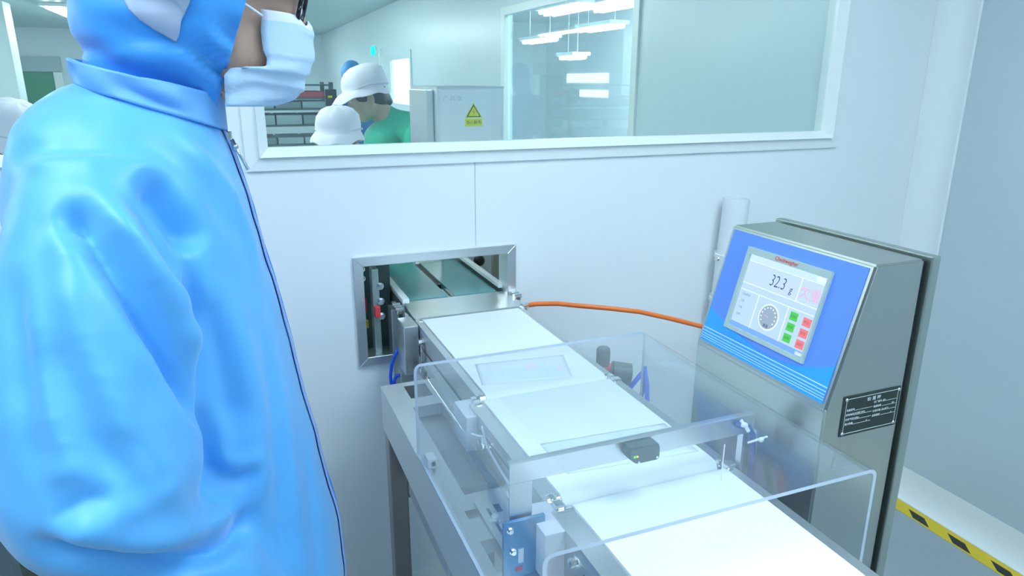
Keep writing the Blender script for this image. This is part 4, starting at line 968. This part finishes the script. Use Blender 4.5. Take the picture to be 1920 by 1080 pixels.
# ---- workers of the packing room
def worker(label, head, yaw_, pitch_, coat, feet, cap=True, lean=.0, hood_col=None, group='packing workers behind the window', seated=False):
    """head = eye point, yaw_ heading of the face, body drops from the neck to the feet"""
    HW = Matrix.Translation(head) @ Matrix.Rotation(yaw_, 4, 'Z') @ Matrix.Rotation(pitch_, 4, 'Y') @ Matrix.Scale(.9, 4)
    D = Matrix.Rotation(yaw_, 3, 'Z'); fx = D @ Vector((1, 0, 0)); sd_ = D @ Vector((0, 1, 0)); fe = Vector(feet); hd = Vector(head)
    neck = HW @ Vector((-.03, 0, -.12)); c7 = HW @ Vector((-.07, 0, -.17)); c7 = Vector((c7.x, c7.y, c7.z)) 
    sh = c7 - fx * (.02 + lean * .10) + Vector((0, 0, -.035)); hip = Vector((fe.x, fe.y, .50 if seated else .88)) 
    g = MB(); head_prims(g, HW); g.chain([HW @ Vector((-.02, 0, -.06)), c7], [.052, .055])
    def torso(g, k, lo=0):
        n = 26; rr = []
        for q in range(9):
            u = q / 8; p = sh.lerp(hip, u); a = (.075 + .03 * math.sin(PI * min(1, u * 1.2))) * k; b = (.12 + .05 * math.sin(PI * min(1, u * 1.6 + .15))) * k if u < .5 else (.155 + .02 * (u - .5)) * k
            rr.append([p + fx * (a * math.cos(2 * PI * t_ / n)) + sd_ * (b * math.sin(2 * PI * t_ / n)) for t_ in range(n)])
        g.ring_loft(rr)
    torso(g, .95)
    arms = []
    for sy in (1, -1):
        s0 = sh + sd_ * .155 * sy + Vector((0, 0, -.02)); s1 = s0 + sd_ * .04 * sy + fx * .03 + Vector((0, 0, -.26)); s2 = s1 + fx * .20 - sd_ * .05 * sy + Vector((0, 0, -.02))
        arms.append((s0, s1, s2)); g.chain([s0, s1, s2], [.048, .040, .028]); hand_prims(g, s2, (s2 - s1), (0, 0, -1), sy)
        if seated:
            k1 = hip + sd_ * .09 * sy + fx * .40 + Vector((0, 0, .02)); g.chain([hip + sd_ * .09 * sy, k1, Vector((k1.x, k1.y, .10))], [.085, .06, .045]); ft = Vector((k1.x, k1.y, .045)) + fx * .05
        else:
            g.chain([hip + sd_ * .09 * sy, fe + sd_ * .10 * sy + fx * .03 + Vector((0, 0, .47)), fe + sd_ * .10 * sy + Vector((0, 0, .09))], [.085, .058, .042]); ft = fe + sd_ * .10 * sy + fx * .05 + Vector((0, 0, .045))
        g.ell(ft, (.12, .045, .04), D)
    pe = link('person', remesh(g, .0075, 3), SKIN, None, True); tag(pe, label, 'person', group)
    face_parts(HW, pe)
    g = MB(); torso(g, 1.08); g.ell(sh + Vector((0, 0, -.01)), (.085, .15, .06), D)
    g.chain([HW @ Vector((-.060, 0, -.135)), c7 + Vector((0, 0, .0)), sh], [.056, .068, .085])
    g.ell(c7 + fx * .045 + Vector((0, 0, -.085)), (.085, .13, .085), D)
    for s0, s1, s2 in arms: g.chain([s0, s1, s1.lerp(s2, .8)], [.062, .056, .045])
    link('coat', remesh(g, .011, 5), coat, pe, True)
    g = MB()
    for sy in (1, -1):
        if seated:
            k1 = hip + sd_ * .09 * sy + fx * .40 + Vector((0, 0, .02)); g.chain([hip + sd_ * .09 * sy, k1, Vector((k1.x, k1.y, .12))], [.098, .072, .06])
        else: g.chain([hip + sd_ * .09 * sy, fe + sd_ * .10 * sy + fx * .03 + Vector((0, 0, .47)), fe + sd_ * .10 * sy + Vector((0, 0, .12))], [.098, .072, .06])
    link('trousers', remesh(g, .012, 3), WHITEP if coat is COATG else coat, pe, True)
    R3 = HW.to_3x3().normalized(); at = lambda x, y, z: HW @ Vector((x, y, z))
    if cap:
        g = MB(); g.ell(at(-.030, 0, .012), (.083, .074, .085), R3); g.ell(at(-.055, 0, -.035), (.050, .060, .055), R3); g.chain([at(-.085, 0, -.045), at(-.095, .01, -.07)], [.030, .024]); g.ell(at(.045, 0, .045), (.030, .055, .022), R3)
        for q in (1, -1): g.ell(at(-.018, .064 * q, .004), (.078, .016, .036), R3)
        link('hair', remesh(g, .008, 3), HAIRM, pe, True)
        # soft cap: lathed crown with drooping brim and a gathered back
        g = MB(); rings = []
        for (z, r, dx) in ((.141, .012, -.018), (.138, .045, -.018), (.125, .076, -.018), (.098, .098, -.016), (.068, .105, -.012), (.045, .103, -.008), (.038, .103, -.004), (.026, .111, .004), (.008, .124, .012), (.004, .126, .012), (.008, .122, .012), (.028, .109, .004), (.040, .099, -.006), (.068, .101, -.012)):
            rings.append([at(dx + r * 1.06 * math.cos(2 * PI * k / 40) * (1 + .25 * max(0, math.cos(2 * PI * k / 40)) * (1 if z < .04 else 0)) - (.012 if math.cos(2 * PI * k / 40) < 0 and .02 < z < .12 else 0), r * .93 * math.sin(2 * PI * k / 40), z + .006 * math.sin(7 * 2 * PI * k / 40) * (1 if z < .035 else .3) - (.035 * max(0, -math.cos(2 * PI * k / 40)) if z < .08 else 0)) for k in range(40)])
        g.ring_loft(rings, cap=False); g.bm.verts.ensure_lookup_table(); g.bm.faces.new([g.bm.verts[k] for k in range(40)]); bmesh.ops.recalc_face_normals(g.bm, faces=g.bm.faces)
        o = g.build('cap', CAPM, pe, True)
        MB().tube([at(-.02 + .112 * math.cos(a), .102 * math.sin(a), .046 - .034 * max(0, -math.cos(a))) for a in [2 * PI * k / 40 for k in range(41)]], .0025, 6).build('cap_seam', mat('cap_seam', (.68, .66, .78), .7), o, True)
    else:
        g = MB(); g.ell(at(-.02, 0, .03), (.108, .088, .107), R3); g.ell(at(-.04, 0, -.09), (.078, .078, .085), R3); me = remesh(g, .008, 4)
        bm = bmesh.new(); bm.from_mesh(me); pc = at(.045, 0, 0); bmesh.ops.bisect_plane(bm, geom=list(bm.verts) + list(bm.edges) + list(bm.faces), plane_co=pc, plane_no=R3 @ Vector((1, 0, -.3)), clear_outer=True); bm.to_mesh(me); bm.free()
        o = link('hood', me, coat, pe, True); q = o.modifiers.new('so', 'SOLIDIFY'); q.thickness = .004
    return pe
worker('person in white cap and green coat bending over in profile behind the window', (.600, 3.3, 1.390), PI, math.radians(20), COATG, (.96, 3.42, 0), lean=.6)
worker('person in white cap seated low, only cap and brow above the window sill', (.412, 2.9, 1.226), math.radians(-112), math.radians(6), COATG, (.45, 3.03, 0), seated=True)
worker('person in white cap seen through the left window beside the blue shoulder', (-.600, 2.6, 1.262), math.radians(-40), math.radians(20), COATG, (-.74, 2.72, 0), seated=True)
worker('person in blue hood standing behind the green-coated worker, mostly hidden', (.995, 6.0, 1.475), PI * .45, math.radians(10), mat('hood_far_blue', (.03, .25, .62), .6), (1.05, 6.0, 0), cap=False)

# ------------------------------------------------------------ things in the packing room
t = thing('hopper_cabinet', (.706, 2.2, 0), 'rounded stainless cabinet with yellow warning sign behind the window', 'cabinet')
def rrect(x0, x1, y0, y1, r, n=6):
    o = []
    for cx, cy, a0 in ((x1 - r, y1 - r, 0), (x0 + r, y1 - r, PI / 2), (x0 + r, y0 + r, PI), (x1 - r, y0 + r, 3 * PI / 2)):
        for k in range(n + 1): a = a0 + PI / 2 * k / n; o.append((cx + r * math.cos(a), cy + r * math.sin(a)))
    return o
g = MB(); g.prism(rrect(.597, .815, 2.1, 2.42, .018), 'z', .06, 1.428); g.build('body', mat('hopper_steel', (.86, .85, .88), .36, .55, noise=.08, scale=10, stretch=(3, 3, .3)), t, 'auto')
g = MB(); g.prism(rrect(.595, .817, 2.098, 2.422, .019), 'z', 1.428, 1.434); g.build('lid', STEELS, t, 'auto')
MB().box(.574, .5965, 2.14, 2.36, 1.24, 1.426, .004).build('side_duct', STEELS, t)
for (x, y) in ((.62, 2.12), (.79, 2.12), (.62, 2.40), (.79, 2.40)): MB().cyl((x, y, 0), (x, y, .06), .02, 14).build('foot', BLACK, t)
wsn = empty('warning_sign', (.711, 2.1, 1.35), t)
YS = mat('sign_yellow', (.72, .74, .02), .4); 
g = MB(); g.prism([(.683, 1.3415), (.739, 1.3415), (.711, 1.386)], 'y', 2.0985, 2.0998); g.build('triangle', YS, wsn)
g = MB(); g.prism([(.6875, 1.3440), (.7345, 1.3440), (.711, 1.3815)], 'y', 2.0978, 2.0984); g.build('black_border', mat('sign_black', (.03, .05, .02), .5), wsn)
g = MB(); g.prism([(.6925, 1.3466), (.7295, 1.3466), (.711, 1.3760)], 'y', 2.0970, 2.0977); g.build('inner_triangle', YS, wsn)
g = MB(); g.prism([(.713, 1.3690), (.705, 1.3575), (.7105, 1.3575), (.7085, 1.3490), (.717, 1.3605), (.7115, 1.3605)], 'y', 2.0962, 2.0969); g.build('bolt_symbol', mat('sign_orange', (.85, .30, .08), .5), wsn)
MB().box(.683, .739, 2.0985, 2.0998, 1.3165, 1.3385).build('text_plate', YS, wsn)
link('lettering', text_mesh('当心触电', .0125, frame_mx(Vector((.711, 2.0982, 1.3275)), (1, 0, 0), (0, 0, 1)), .0002), mat('sign_black', (.03, .05, .02)), wsn)
link('lettering', text_mesh('广 风 次', .017, frame_mx(Vector((.645, 2.0992, 1.398)), (1, 0, 0), (0, 0, 1)), .0002), mat('faint_letter', (.52, .56, .62), .5), t)

t = thing('tray_rack', (.58, 5.6, 0), 'dark shelf rack with trays and one red box behind the seated worker', 'rack')
RK = mat('rack_dark', (.10, .14, .15), .5); TR = mat('tray_pale', (.45, .58, .60), .5); 
for x in (.12, .73):
    for y in (5.45, 5.95): MB().box(x, x + .03, y, y + .03, 0, 1.44).build('post', RK, t)
for k, z in enumerate((.30, .55, .80, 1.00, 1.14, 1.255, 1.33, 1.425)):
    MB().box(.12, .76, 5.45, 5.98, z - .012, z).build('shelf', RK, t)
    if k < 6 and k > 1:
        for j in range(3): 
            x = .155 + j * .19; MB().box(x, x + .18, 5.47, 5.9, z, z + (.05 if k % 2 else .07), .006).build('tray', TR if (j + k) % 3 else mat('tray_grey', (.28, .36, .38), .5), t)
g = MB(); g.box(.40, .70, 5.46, 5.9, 1.33, 1.375, .005); g.build('red_box', mat('box_red', (.55, .07, .09), .5), t)
g = MB(); g.box(.70, .78, 5.43, 5.46, 1.27, 1.39, .006); g.build('latch_box', BLACK, t)
MB().box(.715, .745, 5.42, 5.4295, 1.33, 1.345).build('yellow_tag', YELLOW, t)
for x, y, lb in ((.45, 3.05, 'round steel stool under the low seated worker'), (-.74, 2.72, 'round steel stool under the worker at left window')):
    s = thing('stool', (x, y, 0), lb, 'stool'); MB().cyl((x, y, .36), (x, y, .39), .15, 24).build('seat', DARKG, s)
    for k in range(4): a = PI / 4 + k * PI / 2; MB().cyl((x + .13 * math.cos(a), y + .13 * math.sin(a), 0), (x + .09 * math.cos(a), y + .09 * math.sin(a), .36), .012, 10).build('leg', STEELS, s)
# machine edge glimpsed behind the worker at bottom left
t = thing('waste_bin', (-.56, 1.3, 0), 'dark olive bin with grey edge strip low behind the blue-suited worker', 'bin')
g = MB(); g.ring_loft([[(-.70, 1.22, 0), (-.400, 1.22, 0), (-.400, 1.52, 0), (-.70, 1.52, 0)], [(-.66, 1.26, .80), (-.448, 1.26, .80), (-.448, 1.48, .80), (-.66, 1.48, .80)]]); g.build('body', mat('bin_olive', (.05, .075, .03), .5, noise=.15), t)
g = MB(); g.ring_loft([[(-.399, 1.215, 0), (-.372, 1.215, 0), (-.372, 1.25, 0), (-.399, 1.25, 0)], [(-.447, 1.255, .80), (-.425, 1.255, .80), (-.425, 1.285, .80), (-.447, 1.285, .80)]]); g.build('edge_strip', mat('strip_grey', (.12, .16, .18), .4), t)
MB().box(-.67, -.42, 1.25, 1.49, .80, .83, .006).build('rim', mat('strip_grey', (.12, .16, .18)), t)
